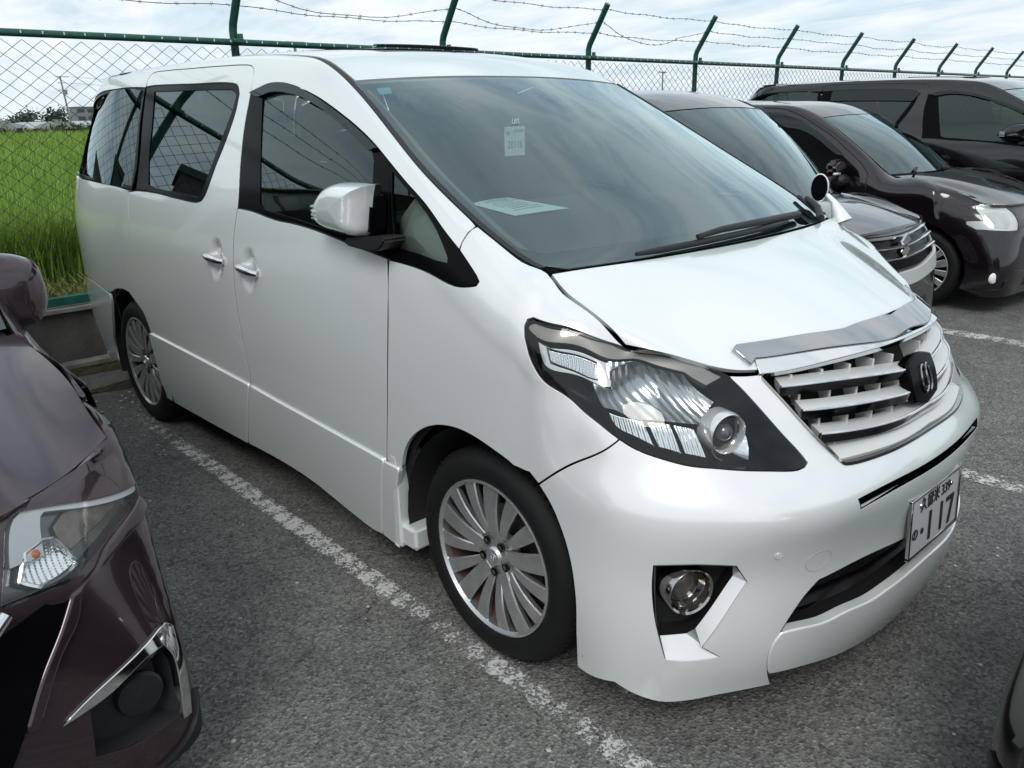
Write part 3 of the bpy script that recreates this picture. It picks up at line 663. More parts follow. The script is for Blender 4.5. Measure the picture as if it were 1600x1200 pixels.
def hero_wrap():
    FR=[0,.07,.15,.25,.36,.47,.58,.68,.78,.87,.94,1.0];TH=[.25,.5,.7,.86,1.0]
    def column(xy,seam,zb,h):
        zs=seam[2];out=[]
        for f in FR:
            z=zb+(zs-h-zb)*f;out.append((*xy(z),z))
        for t in TH:
            a=t*math.pi/2;z=zs-h+h*math.sin(a);x,y=xy(z);w=math.cos(a)
            out.append((seam[0]+(x-seam[0])*w,seam[1]+(y-seam[1])*w,z))
        return out
    cols=[]
    zr=sorted(REAR)
    for i in range(5):
        f=lambda z,i=i:tuple(interp(zr,[REAR[q][i] for q in zr],min(z,1.85))[0])
        cols.append(column(f,RSEAM[i],.17,.10))
    for s in SEAM:
        f=lambda z,s=s:(s[0],float(interp(SIDE_Z,np.array(SIDE_Y)[:,None],z)[0,0]))
        cols.append(column(f,s,.17,.11 if s[0]<-.95 else .11+.05*min(1,(s[0]+.95)/.9)))
    zf=sorted(FRONT)
    for i in range(8):
        f=lambda z,i=i:tuple(interp(zf,[FRONT[q][i] for q in zf],min(z,1.06))[0])
        cols.append(column(f,FSEAM[i],.11,[.13,.09,.06,.05,.04,.04,.04,.04][i]))
    G=np.array(cols);G[...,1]*=-1
    return Surf(np.concatenate([G,G[-2::-1]*[1,-1,1]]))  # right side, nose, then left side
def sym_grid(rows):
    # rows of (half points from side to centre) mirrored to full width
    out=[]
    for r in rows:
        h=[(x,-y,z) for x,y,z in r];out.append(h+[(x,-y,z) for x,y,z in h[-2::-1]])
    return out
def hero_top():
    T=[1,.9,.7,.45,.2,0]
    roof=[]
    for (x,y,z),(dx,c) in zip([(-3.5,.60,1.862)]+[SEAM[i] for i in (0,1,2,3,4,5,6,7,8)],[(-.17,.012),(-.14,.022),(-.08,.03),(-.04,.034),(0,.036),(.02,.036),(.04,.034),(.05,.032),(.055,.03),(.06,.022)]):
        roof.append([(x+dx*(1-t*t),y*t,z+c*(1-t**2.4)) for t in T])
    ws=[]
    for i,(dx,c) in zip((8,9,10,11,12,13,14,15,16),[(.06,.022),(.08,.03),(.10,.035),(.11,.037),(.115,.036),(.12,.033),(.125,.026),(.13,.02),(.13,.012)]):
        x,y,z=SEAM[i];ws.append([(x+dx*(1-t*t),y*t,z+c*(1-t*t)) for t in T])
    hood=[]
    a=ws[-1];fe=[(.394,.745,1.07),(.497,.672,1.048),(.60,.55,1.002),(.73,.34,1.018),(.788,.15,1.031),(.80,0,1.035)]
    for f,e in zip((0,.25,.5,.75,.9,1),[a[0]]+SEAM[17:19]+FSEAM[:1]+[(.371,.757,1.101)]+FSEAM[1:2]):
        row=[]
        for p,q,t in zip(a,fe,T):
            b=.022*math.sin(math.pi*f)**.8*(1-t**4)
            row.append(e if t==1 else tuple(p[k]+(q[k]-p[k])*f for k in (0,1))+(p[2]+(q[2]-p[2])*f+b,))
        hood.append(row)
    return Surf(sym_grid(roof)),Surf(sym_grid(ws)),Surf(sym_grid(hood))
O={
'side_panel':[(4.5103,1.4068),(4.3702,1.4068),(4.0983,1.4068),(3.6846,1.4068),(3.1542,1.4068),(2.5139,1.4068),(1.9539,1.4068),(1.2538,1.4068),(0.8686,1.3648),(0.7274,1.2574),(0.6991,1.0649),(0.6850,0.8693),(0.6850,0.7277),(0.6850,0.5721),(0.6850,0.3934),(0.9278,0.4462),(1.3394,0.4241),(1.4452,0.4481),(1.5853,0.4633),(1.6935,0.4584),(1.7358,0.5637),(1.7793,0.6704),(1.8044,0.7719),(1.7744,0.8710),(1.8142,0.8752),(1.4565,0.8920),(1.1624,0.8972),(1.1189,0.8969),(0.7810,0.9021),(0.7584,0.9839),(0.7514,1.0651),(0.7514,1.1490),(0.7740,1.2244),(1.1219,1.2968),(1.4428,1.3042),(1.6900,1.2929),(1.7932,1.2870),(1.7959,1.2970),(1.7972,1.3213),(1.8182,1.3516),(1.8607,1.3652),(2.0223,1.3666),(2.3346,1.3602),(2.6758,1.3573),(2.8912,1.3563),(2.9409,1.3513),(2.9696,1.3371),(2.9810,1.3178),(2.9878,1.2826),(2.9900,1.2409),(3.0695,1.2601),(3.1584,1.2798),(3.2349,1.2858),(3.3296,1.2812),(3.4545,1.2712),(3.5851,1.2767),(3.6984,1.2924),(3.8078,1.3113),(3.9147,1.3258),(4.0136,1.3332),(4.0697,1.3352),(4.1682,1.3391),(4.3116,1.3451),(4.4322,1.3382),(4.5149,1.3362),(4.5150,1.3544),(4.5232,1.3781),(4.5379,1.4036)],
'quarter_trim':[(1.1271,1.2929),(1.4452,1.3004),(1.6922,1.2893),(1.7861,1.2840),(1.7901,1.2331),(1.7960,1.1478),(1.8233,1.0466),(1.8380,0.9476),(1.8131,0.8777),(1.4550,0.8947),(1.1607,0.9027),(1.1182,0.8997),(0.7839,0.9102),(0.7627,0.9839),(0.7556,1.0651),(0.7556,1.1490),(0.7768,1.2146)],
'quarter_glass':[(1.1707,1.2807),(1.4510,1.2907),(1.7160,1.2803),(1.7552,1.2756),(1.7660,1.1987),(1.7851,1.0863),(1.8064,0.9568),(1.8006,0.8960),(1.4490,0.9053),(1.1920,0.9104),(0.8008,0.9224),(0.7740,0.9838),(0.7669,1.0651),(0.7669,1.1490),(0.7902,1.2065)],
'slide_trim':[(1.8070,1.2865),(1.9055,1.2909),(2.4116,1.2794),(2.8107,1.2747),(2.8595,1.2625),(2.8837,1.2384),(2.8792,1.1874),(2.8302,1.0857),(2.7681,1.0003),(2.7093,0.9041),(2.6829,0.8875),(2.6396,0.8762),(2.4383,0.8760),(2.1182,0.8844),(1.9297,0.8863),(1.8789,0.8817),(1.8728,0.9487),(1.8582,1.0470),(1.8315,1.1476)],
'slide_glass':[(1.9209,1.2645),(2.3952,1.2562),(2.7467,1.2535),(2.8287,1.2511),(2.8547,1.2361),(2.8479,1.2012),(2.8083,1.1316),(2.7491,1.0412),(2.6961,0.9590),(2.6613,0.9056),(2.6325,0.8931),(2.5761,0.8943),(2.3532,0.8968),(2.0931,0.9025),(2.0305,0.9098),(2.0084,0.9528),(1.9804,1.0245),(1.9657,1.1220)],
'sliding_door':[(1.6914,0.4555),(1.7358,0.5637),(1.7793,0.6704),(1.8044,0.7719),(1.7739,0.8723),(1.8281,0.8745),(1.8886,0.8796),(2.1192,0.8821),(2.4392,0.8738),(2.6405,0.8741),(2.6904,0.8858),(2.7158,0.9045),(2.7744,1.0006),(2.8363,1.0859),(2.8852,1.1875),(2.8897,1.2384),(2.8644,1.2649),(2.8094,1.2773),(2.4101,1.2823),(1.9034,1.2943),(1.8084,1.2913),(1.7972,1.3213),(1.8182,1.3516),(1.8607,1.3652),(2.0223,1.3666),(2.3346,1.3602),(2.6758,1.3573),(2.8912,1.3563),(2.9409,1.3513),(2.9696,1.3371),(2.9810,1.3178),(2.9878,1.2826),(2.9897,1.2416),(2.9847,1.1478),(3.0030,1.0120),(3.0375,0.8858),(3.0316,0.8432),(3.0238,0.7630),(3.0231,0.6825),(3.0298,0.5588),(3.0442,0.4517),(3.0536,0.3109),(3.0202,0.2581),(2.8988,0.0751),(2.8262,0.0653),(1.9025,0.0542),(1.8862,0.0992),(1.9025,0.1726),(1.9004,0.2652),(1.9011,0.3187),(1.8649,0.3825),(1.7688,0.4267)],
'front_door':[(3.0411,0.8841),(3.1473,0.8856),(3.4158,0.8838),(3.8914,0.9895),(4.1590,1.0885),(4.1740,1.0220),(4.1780,0.8938),(4.1596,0.6639),(4.1078,0.3717),(4.0868,0.3013),(3.9376,0.0340),(2.9151,0.0713),(2.9028,0.0761),(3.0236,0.2588),(3.0569,0.3116),(3.0474,0.4522),(3.0330,0.5592),(3.0262,0.6828),(3.0267,0.7633),(3.0344,0.8435)],
'door_trim':[(3.0375,0.8858),(3.0030,1.0120),(2.9847,1.1478),(2.9900,1.2409),(3.0695,1.2601),(3.1584,1.2798),(3.2349,1.2858),(3.3296,1.2812),(3.4545,1.2712),(3.5851,1.2767),(3.6984,1.2924),(3.8078,1.3113),(3.9147,1.3258),(4.0136,1.3332),(4.0697,1.3352),(4.0899,1.2991),(4.1282,1.2044),(4.1581,1.0921),(3.8909,0.9912),(3.4151,0.8856),(3.1465,0.8875)],
'door_glass':[(3.0956,1.2295),(3.1743,1.2471),(3.2511,1.2525),(3.3741,1.2509),(3.5201,1.2482),(3.6737,1.2635),(3.7867,1.2807),(3.8956,1.2976),(3.9548,1.3045),(3.9774,1.2926),(4.0058,1.2100),(4.0449,1.0875),(3.8840,1.0113),(3.5324,0.9141),(3.2564,0.9024),(3.2188,0.9142),(3.1579,1.0606)],
'front_quarter_trim':[(4.0706,1.3339),(4.1691,1.3379),(4.3125,1.3440),(4.4326,1.3376),(4.5162,1.3367),(4.6119,1.3235),(4.6237,1.3197),(4.6163,1.3110),(4.5989,1.3018),(4.4167,1.2150),(4.1687,1.0925),(4.1357,1.2098)],
'front_quarter_glass':[(4.0971,1.3231),(4.1686,1.3259),(4.2808,1.3317),(4.3866,1.3233),(4.4698,1.3013),(4.4718,1.2915),(4.4442,1.2806),(4.3521,1.2376),(4.2367,1.1709),(4.1854,1.1554),(4.1340,1.2522)],
'visor':[(2.9994,1.2417),(3.0706,1.2579),(3.1596,1.2774),(3.2361,1.2834),(3.3307,1.2789),(3.4555,1.2692),(3.5861,1.2749),(3.6994,1.2907),(3.8088,1.3098),(3.9157,1.3245),(3.9865,1.3302),(3.9539,1.3058),(3.8956,1.2976),(3.7867,1.2807),(3.6737,1.2635),(3.5201,1.2482),(3.3741,1.2509),(3.2511,1.2525),(3.1743,1.2471),(3.0782,1.2311)],
'front_fender':[(4.1728,1.0930),(4.4169,1.2125),(4.5994,1.3008),(4.6194,1.3111),(4.6261,1.3208),(4.6125,1.3250),(4.5166,1.3362),(4.5154,1.3539),(4.5237,1.3776),(4.5404,1.4060),(4.5852,1.4068),(4.6705,1.4068),(4.7438,1.4068),(4.8001,1.4068),(4.8517,1.4068),(4.9048,1.4068),(5.0059,1.4068),(5.1315,1.4068),(5.1378,1.4050),(5.0259,1.3740),(4.9335,1.3630),(4.8482,1.3429),(4.8331,1.3299),(4.8293,1.3168),(4.8375,1.3026),(4.8622,1.2846),(4.8933,1.2670),(4.9460,1.2253),(5.0381,1.1644),(5.1101,1.1331),(5.1547,1.0892),(5.0277,0.9568),(4.9074,0.7761),(4.8727,0.7973),(4.8008,0.7554),(4.7306,0.7659),(4.6542,0.7594),(4.5625,0.7362),(4.4739,0.6936),(4.3923,0.6382),(4.3269,0.5798),(4.2720,0.5181),(4.2307,0.4511),(4.2027,0.3748),(4.1076,0.3619),(4.1637,0.6661),(4.1838,0.8972),(4.1777,1.0244)],
'headlight':[(5.1378,1.4050),(5.0259,1.3740),(4.9335,1.3630),(4.8482,1.3429),(4.8331,1.3299),(4.8293,1.3168),(4.8375,1.3026),(4.8622,1.2846),(4.8933,1.2670),(4.9460,1.2253),(5.0381,1.1644),(5.1101,1.1331),(5.1547,1.0892),(5.1864,1.0509),(5.2188,1.0242),(5.2804,0.9930),(5.3670,0.9896),(5.4803,0.9915),(5.5531,0.9877),(5.5761,0.9921),(5.5928,1.0035),(5.5807,1.0370),(5.5477,1.1141),(5.5169,1.2296),(5.5046,1.3575),(5.4833,1.3854),(5.4309,1.3977),(5.3534,1.3988),(5.2408,1.3967)],
'front_bumper':[(6.1125,0.9418),(5.9790,0.9440),(5.8480,0.9434),(5.7522,0.9507),(5.7161,0.9595),(5.7073,0.9662),(5.6879,1.0043),(5.6409,1.0896),(5.6058,1.1776),(5.5886,1.2547),(5.5901,1.3652),(5.5046,1.3575),(5.5169,1.2296),(5.5477,1.1141),(5.5807,1.0370),(5.5928,1.0035),(5.5761,0.9921),(5.5531,0.9877),(5.4803,0.9915),(5.3670,0.9896),(5.2804,0.9930),(5.2188,1.0242),(5.1864,1.0509),(5.1547,1.0892),(5.0277,0.9545),(4.9074,0.7732),(4.9491,0.7293),(4.9836,0.6559),(5.0086,0.5571),(5.0235,0.4266),(5.0202,0.2282),(5.0108,0.0624),(5.1294,0.0918),(5.1914,0.0480),(5.2334,0.0340),(5.3038,0.0418),(5.3858,0.0573),(5.5357,0.0641),(5.5088,0.1448),(5.4893,0.2392),(5.4916,0.3143),(5.5073,0.3597),(5.5373,0.4361),(5.5729,0.4980),(5.6127,0.5401),(5.7065,0.5488),(5.8092,0.5533),(5.9514,0.5443),(6.1125,0.5162)],
'slot':[(6.1125,0.8393),(5.8608,0.8473),(5.7005,0.8445),(5.7077,0.8043),(5.8666,0.8156),(6.1125,0.8093)],
'intake':[(6.1125,0.5162),(5.9514,0.5443),(5.8092,0.5533),(5.7065,0.5488),(5.6127,0.5401),(5.5729,0.4980),(5.5373,0.4361),(5.5073,0.3597),(5.5594,0.3539),(5.6435,0.3433),(5.7171,0.3500),(5.8197,0.3486),(5.9104,0.3645),(6.1125,0.3719)],
'front_lip':[(6.1125,0.3803),(5.9104,0.3645),(5.8197,0.3486),(5.7171,0.3500),(5.6435,0.3433),(5.5594,0.3539),(5.5097,0.3533),(5.4924,0.3081),(5.4911,0.2386),(5.5098,0.1483),(5.6047,0.1411),(5.7515,0.1127),(5.9284,0.0969),(6.0790,0.0955),(6.1125,0.0891)],
'grille_opening':[(6.1125,1.4068),(5.9432,1.4068),(5.7249,1.4068),(5.5861,1.4068),(5.5901,1.3652),(5.5886,1.2547),(5.6058,1.1776),(5.6409,1.0896),(5.6879,1.0043),(5.7073,0.9662),(5.7161,0.9595),(5.7522,0.9507),(5.8480,0.9434),(5.9790,0.9440),(6.1125,0.9418)],
'slats':[[(5.6129,1.2619),(5.7186,1.2515),(5.8465,1.2303),(5.9907,1.2040),(6.0756,1.1903)],[(5.6334,1.1752),(5.7313,1.1546),(5.8497,1.1403),(5.9950,1.1153),(6.0881,1.1001)],[(5.6698,1.0749),(5.7721,1.0462),(5.8867,1.0370),(6.0074,1.0214),(6.1576,1.0274)]],
'grille_rim':[(5.5870,1.3563),(5.5886,1.2547),(5.6058,1.1776),(5.6409,1.0896),(5.6879,1.0043),(5.7073,0.9662),(5.7161,0.9595),(5.7522,0.9507),(5.8480,0.9434),(5.9790,0.9440),(6.0938,0.9445)],
'grille_base':[(5.7063,0.9731),(5.7586,0.9604),(5.8540,0.9536),(5.9851,0.9547),(6.1085,0.9538)],
'emblem_plate':[(6.1125,1.2528),(6.0172,1.2314),(6.0139,1.1568),(6.0246,1.0627),(6.1125,1.0295)],
'fog_outer':[(5.2007,0.6440),(5.2861,0.6530),(5.3724,0.6472),(5.4063,0.5764),(5.3156,0.3142),(5.3599,0.2685),(5.2936,0.2533),(5.2409,0.2520),(5.2127,0.4299)],
'fog_inner':[(5.2050,0.6259),(5.2880,0.6384),(5.3776,0.6276),(5.3834,0.5773),(5.3040,0.3672),(5.2841,0.3443),(5.2496,0.3350),(5.2220,0.3261),(5.2131,0.4300)],
'skirt_rear':[(1.9011,0.3187),(2.4373,0.3144),(3.0496,0.3090),(3.0202,0.2581),(2.8745,0.0480),(1.8878,0.0237),(1.8700,0.0323),(1.8862,0.0992),(1.9025,0.1726),(1.9004,0.2652)],
'skirt_front':[(3.0590,0.3097),(3.5315,0.3077),(4.0970,0.3595),(3.9800,0.0174),(3.9175,0.0103),(3.4103,0.0610),(2.8960,0.0508),(2.9033,0.0684),(3.0304,0.2602)],
'skirt_fender':[(4.1025,0.3572),(4.1941,0.3707),(4.1632,0.2857),(4.1204,0.1624),(4.0688,0.0080),(4.0985,0.0028),(3.9867,0.0172)],
'rear_bumper':[(0.0078,0.3834),(0.3922,0.3879),(0.6850,0.3857),(0.8948,0.4362),(1.3213,0.4148),(1.3186,0.3839),(1.2509,0.2673),(1.1582,0.1378),(1.1577,0.0780),(1.1978,0.0697),(1.0929,0.0539),(0.8262,0.0399),(0.6426,0.0239),(0.3922,0.0238),(0.0078,0.0238)],
'tailgate':[(0.0078,0.3988),(0.3922,0.3996),(0.6779,0.4012),(0.6779,0.5721),(0.6779,0.7277),(0.6779,0.8693),(0.6920,1.0648),(0.7203,1.2573),(0.7697,1.3795),(0.5174,1.3880),(0.0078,1.3864)],
'tailgate_glass':[(0.0196,0.8164),(0.6050,0.8206),(0.6301,1.0478),(0.6176,1.2468),(0.0196,1.2777)],
'taillight':[(0.6176,0.6961),(0.7302,0.7201),(0.7528,0.7902),(0.7556,0.8375),(0.6176,0.8526)],
'hl_bowls':[(5.2262,1.2376),(5.3341,1.2117)],
'hl_bar_frame':[(4.8677,1.3168),(4.9898,1.3289),(5.1329,1.3533),(5.1492,1.3167),(5.1497,1.2760),(5.0673,1.2770),(4.9115,1.2822)],
'hl_bar':[(4.9103,1.3166),(4.9817,1.3177),(5.0819,1.3322),(5.0959,1.2912),(5.0561,1.2844),(4.9346,1.2924)],
'hl_main':[(5.1180,1.3519),(5.2259,1.3540),(5.3127,1.3218),(5.3760,1.3189),(5.4035,1.2648),(5.4297,1.2241),(5.3971,1.1879),(5.3607,1.1394),(5.2673,1.1380),(5.1931,1.1592),(5.1591,1.1922),(5.1202,1.1991),(5.0775,1.2777),(5.1517,1.2744)],
'hl_ribs':[[(5.1374,1.1851),(5.2210,1.1455),(5.2280,1.0541),(5.1908,1.0952),(5.1525,1.1321)],[(5.2257,1.1427),(5.2792,1.1318),(5.2861,1.0294),(5.2349,1.0531)],[(5.2842,1.1301),(5.3386,1.1207),(5.3455,1.0228),(5.2930,1.0309)]],
'hl_top':[(4.8384,1.3170),(4.8391,1.3282),(4.8545,1.3413),(4.9364,1.3600),(5.1304,1.3982),(5.2445,1.3971),(5.3600,1.3910),(5.4347,1.3857),(5.4870,1.3521),(5.4259,1.2794),(5.3782,1.3323),(5.3141,1.3352),(5.2237,1.3629),(5.0741,1.3499),(4.8747,1.3210)],
'hl_bowl':[(5.4611,1.1705),(5.4830,1.1650),(5.4982,1.1382),(5.4995,1.0972),(5.4820,1.0460),(5.4624,1.0225),(5.4218,1.0254),(5.3834,1.0337),(5.3815,1.0709),(5.4007,1.1315),(5.4317,1.1678)],
'proj':[(5.4194,1.0996),(5.4475,1.1840),(5.3978,1.0201)],
'handles':[(2.8560,0.7073),(3.1646,0.7058)],
'tow':(5.5991,0.6286),
'sensor':(5.4686,0.6930),
'garnish':[(0.3780,0.3131),(0.3687,0.3270),(0.3749,0.4755),(0.3879,0.6251),(0.3838,0.6785),(0.3842,0.7215),(0.3848,0.8375),(0.4378,0.8489),(0.4454,0.7276),(0.4312,0.5973),(0.4207,0.5095),(0.4131,0.4260),(0.4093,0.3435),(0.4257,0.3249)],
'ws_clear':[(0.0123,0.4320),(0.0084,0.2568),(0.0225,0.0464),(0.1288,0.0503),(0.4746,0.0483),(0.7617,0.0491),(0.9592,0.0405),(1.0323,0.0392),(1.0740,0.0816),(1.0821,0.2596),(1.0887,0.5452),(1.0893,0.7186)],
'hood_rear':[(0.0087,0.0433),(0.0204,0.1272),(0.0234,0.2230),(0.0285,0.4615),(0.0289,0.5985)],
'wiper_blade':[(1.1814,0.2796),(1.1571,1.0640)],
'wiper_arm':[(1.1391,1.1880),(1.1547,0.8503),(1.1586,0.6376),(1.1669,0.5257)],
'fog_c':[(5.2762,0.5250)],
'mirror_arm':[(-0.5841,1.2681),(-0.5125,1.2770),(-0.4054,1.2891),(-0.3647,1.2911),(-0.3593,1.2803),(-0.3859,1.2549),(-0.4250,1.2430),(-0.4993,1.2429),(-0.5799,1.2464)],
'mirror_hinge':[(-0.5318,1.4237),(-0.4884,1.4297),(-0.4591,1.4142),(-0.4561,1.3575),(-0.4656,1.2833),(-0.5610,1.2704),(-0.5569,1.3502)],
'mirror':[(-0.7696,1.3622),(-0.7405,1.3861),(-0.7054,1.4099),(-0.6685,1.4246),(-0.6249,1.4342),(-0.5633,1.4382),(-0.5004,1.4388),(-0.4430,1.4374),(-0.4546,1.4133),(-0.4673,1.3719),(-0.4787,1.3298),(-0.4904,1.2913),(-0.5087,1.2779),(-0.5483,1.2784),(-0.6297,1.2828),(-0.7146,1.2885),(-0.7571,1.2983),(-0.7807,1.3166),(-0.7859,1.3365)],
'ws_tag':[(0.4101,0.4163),(0.4128,0.5021),(0.5873,0.3733),(0.5770,0.3026)],
'ws_sticker':[(0.0542,0.0880),(0.0539,0.1440),(0.1014,0.1285),(0.1037,0.0780)],
}
# ---- white minivan ----------------------------------------------------------------------------
W=hero_wrap();ROOF,WS,HOOD=hero_top();UC=W.ku[(len(W.ku)-1)//2]
def sym(path,uc):
    """closes a half outline that starts and ends on the centre line"""
    p=np.array(path);q=p[::-1].copy();q[:,0]=2*uc-q[:,0];return np.concatenate([p,q])
def symv(path,vc):
    p=np.array(path);q=p[::-1].copy();q[:,1]=2*vc-q[:,1];return np.concatenate([p,q])
V=thing('white_minivan','pearl white minivan with chrome grille and silver multi-spoke wheels, parked in front','minivan')
def dish(uv):
    b=np.zeros(len(uv))
    for c in O['handles']:
        d=((uv-np.array(c))/np.array([.072,.076]));q=(d*d).sum(1);b-=np.where(q<1,(1-np.minimum(q,1))**2*.028,0)
    return b
SIDE=[('side_panel','pearl',.035,{}),('sliding_door','pearl',.022,dict(bulge=dish)),('front_door','pearl',.022,dict(bulge=dish)),('front_fender','pearl',.03,{}),('rear_bumper','pearl',.04,{})]
for n,m,h,kw in SIDE:
    holes=[]
    both(n,panel(W,O[n],holes,h=h,**kw),M[m],V)
for n in ('sliding_door','front_door'):
    lp=smooth_loop(O[n],.03);both('door_gap_shade',tube([tuple(q) for q in W.P(lp)-W.N(lp)*.0065],.0048,5,closed=True),M['gap_shade'],V)  # dark tubes added inside the door gaps, painting the shade of the seams
for n,m,hole in (('quarter_trim','gloss_black','quarter_glass'),('slide_trim','gloss_black','slide_glass'),('door_trim','gloss_black','door_glass'),('front_quarter_trim','gloss_black','front_quarter_glass')):
    a=both({'quarter_trim':'window_frame','slide_trim':'window_frame','door_trim':'window_frame','front_quarter_trim':'window_frame'}[n],panel(W,O[n],[O[hole]],h=.05,off=-.003,step=.02,gap=.001),M[m],V)
    SM,mp_=calm(W,O[hole]);g=panel(SM,mp_(O[hole]),h=.06,off=-.007,step=.02,depth=.004,gap=-.012 if hole=='quarter_glass' else -.004)
    for fr,gg in zip(a,(g,g.mirrored())): obj('window_pane',gg,M['privacy' if 'quarter_glass'==hole or 'slide' in hole else ('quarter_light' if hole=='front_quarter_glass' else 'side_glass')],fr)
both('window_visor',panel(W,O['visor'],h=.04,off=.012,step=.02,depth=.014,gap=0),M['visor'],V)
for n in ('skirt_rear','skirt_front','skirt_fender'):
    both('side_skirt',panel(W,O[n],h=.035,off=.011,depth=.02,r=.006,gap=.004,step=.02),M['pearl'],V)
# front end
obj('front_bumper',panel(W,sym(O['front_bumper'],UC),[sym(O['slot'],UC),O['fog_outer'],[(2*UC-u,v) for u,v in O['fog_outer']][::-1]],h=.024),M['pearl'],V)
obj('bumper_lip',panel(W,sym(O['front_lip'],UC),h=.024,off=.004,r=.006,depth=.03),M['pearl'],V)
obj('bumper_slot',recess(W,sym(O['slot'],UC),.03,scale=.97),M['gloss_black'],V)
ik=obj('air_intake',recess(W,sym(O['intake'],UC),.07,scale=.97),M['black'],V)
sl=Geo()
for z in (.30,.345,.39,.435):
    sl.plus(tube([(np.interp(abs(y),[0,.2,.4,.56],[.905,.895,.85,.80])-.05,y,z) for y in np.linspace(-.56,.56,25)],.006,5))
obj('intake_bar',sl,M['gloss_black'],ik)
def loft(S,A,B,depth,scale=1.0):
    A=np.array(A);B=np.array(B);n=len(A);m=8;f=[]
    def dense(P): return np.concatenate([P[i]+(P[(i+1)%n]-P[i])*np.arange(m)[:,None]/m for i in range(n)])
    A=dense(A);B=dense(B);X=S.P(A);Nb=S.N(B);Y=S.P(B)-Nb*depth;k=len(X)
    ff=[(i,(i+1)%k,k+(i+1)%k,k+i) for i in range(k)]
    if area2(A)<0: ff=[q[::-1] for q in ff]
    return Geo().add(np.concatenate([X,Y]),ff),Y
fg,inner=loft(W,O['fog_outer'],O['fog_inner'],.028)
fs=both('fog_lamp_surround',fg,M['pearl'],V,smooth=30)
ic=inner.mean(0);nrm=W.N([np.mean(O['fog_inner'],0)])[0]
k=len(inner);pk=Geo();Y2=ic+(inner-ic)*.93-nrm*.05
pk.add(np.concatenate([inner,Y2,[Y2.mean(0)]]),[(k+(i+1)%k,k+i,i,(i+1)%k) for i in range(k)]+[(k+(i+1)%k,2*k,k+i) for i in range(k)])
pa=both('fog_lamp_pocket',pk,M['black'],V,smooth=30)
fdir=Vector((.93,-.37,0)).normalized()
fc=Vector(W.P(O['fog_c'])[0])-Vector(nrm)*.045
FM=front_frame(fc,fdir)
# lathes about local y, which points into the car
fr=lathe([(.050,.012),(.058,-.03),(.063,-.034),(.066,-.03),(.066,.03)],40).moved(FM)
ln=lathe([(.001,-.012),(.02,-.010),(.036,-.004),(.044,.006)],32).moved(FM)
bw=lathe([(.062,-.033),(.052,-.004),(.045,.008)],40).moved(FM)
for par,g in zip(pa,(0,1)):
    q=lambda a:a if g==0 else a.mirrored()
    f=obj('fog_lamp',q(fr),M['dark_chrome'],V);obj('lamp_bowl',q(bw),M['dark_chrome'],f);obj('lamp_lens',q(ln),M['lens'],f)
    obj('lamp_back',q(lathe([(.001,.012),(.044,.012),(.044,.006)],24).moved(FM)),M['disc'],f)
    fins=Geo()
    for t in range(4):
        z=ic[2]-.075-.018*t
    obj('lamp_fin',q(fins),M['black'],par) if fins.v else None
# number plate
PM=frame_matrix((.935,0,.53),(0,1,0),(-.06,0,1))
np_=obj('number_plate',box((0,0,0),(.33,.004,.165),.001).moved(PM),M['plate'],V)
fg=Geo()
for c,s in (((0,0,.086),(.346,.012,.008)),((0,0,-.086),(.346,.012,.012)),((-.169,0,0),(.008,.012,.18)),((.169,0,0),(.008,.012,.18))): fg.plus(box(c,s,.002))
obj('plate_frame',fg.moved(PM),M['dark_chrome'],np_)
def word(s,size,x,z,sx=1.0,bold=0.0,m='ink'):
    g=text_geo(s,size,.003,sx,bold);return g.moved(Matrix.Translation((x,-.003,z))).moved(PM)
obj('plate_lettering',word('\u4e45\u7559\u7c73 339',.046,-.005,.052,.95,0),M['ink'],np_)
obj('plate_lettering',word('\u306e',.042,-.135,-.025,1,0),M['ink'],np_)
for g_ in [box((x,-.003,-.027),(.014,.003,.088)) for x in (-.035,.045)]+[prism([(.078,.017),(.134,.017),(.134,.010),(.11,-.071),(.094,-.071),(.116,.003),(.078,.003)],-.0045,-.0015),lathe([(.0001,-.0045),(.009,-.0045),(.009,-.0015)],16).moved(Matrix.Translation((-.088,0,-.027)))]:
    obj('plate_numeral',g_.moved(PM),M['ink'],np_)
for x in (-.105,.105): obj('plate_bolt',lathe([(.001,-.006),(.007,-.006),(.009,-.002)],12).moved(Matrix.Translation((x,0,.055))).moved(PM),M['dark_chrome'],np_)
# grille
gr=obj('grille',panel(W,sym(O['grille_opening'],UC),h=.06,off=-.075,depth=0,gap=0),M['liner'],V)
def sweep(path,sec):
    """a section (out, up) carried along an outline on the nose"""
    P=np.array(path);X=W.P(P);N=W.N(P);N[:,2]=0;N/=np.linalg.norm(N,axis=1)[:,None];n=len(sec);G=Geo()
    V_=np.concatenate([[x+nn*a+np.array([0,0,b]) for a,b in sec] for x,nn in zip(X,N)])
    F=[(i*n+k,i*n+(k+1)%n,(i+1)*n+(k+1)%n,(i+1)*n+k) for i in range(len(P)-1) for k in range(n)]
    F+=[tuple(range(n))[::-1],tuple((len(P)-1)*n+k for k in range(n))]
    return G.add(V_,[f[::-1] for f in F])
def full(path,n=9,fit=True):
    p=np.array(path)
    if fit:
        d=UC-p[:,0];c_=np.polyfit(d,p[:,1],2);dd=np.linspace(d.max(),0,16);q=np.stack([UC-dd,np.polyval(c_,dd)],1);r=q[-2::-1].copy();r[:,0]=2*UC-r[:,0];return np.concatenate([q,r])
    p=np.array(path);p=smooth_loop(p,.02,60,closed=False);end=np.array([UC,p[-1][1]+(p[-1][1]-p[-2][1])*.3])
    p=p[p[:,0]<UC-.012];p=np.concatenate([p,[end]]);q=p[-2::-1].copy();q[:,0]=2*UC-q[:,0];return np.concatenate([p,q])
SLP=[full(s) for s in O['slats']]
v0=[np.array(s)[:,1].mean() for s in O['slats']]
top=[(u,v+.085) for u,v in O['slats'][0]]
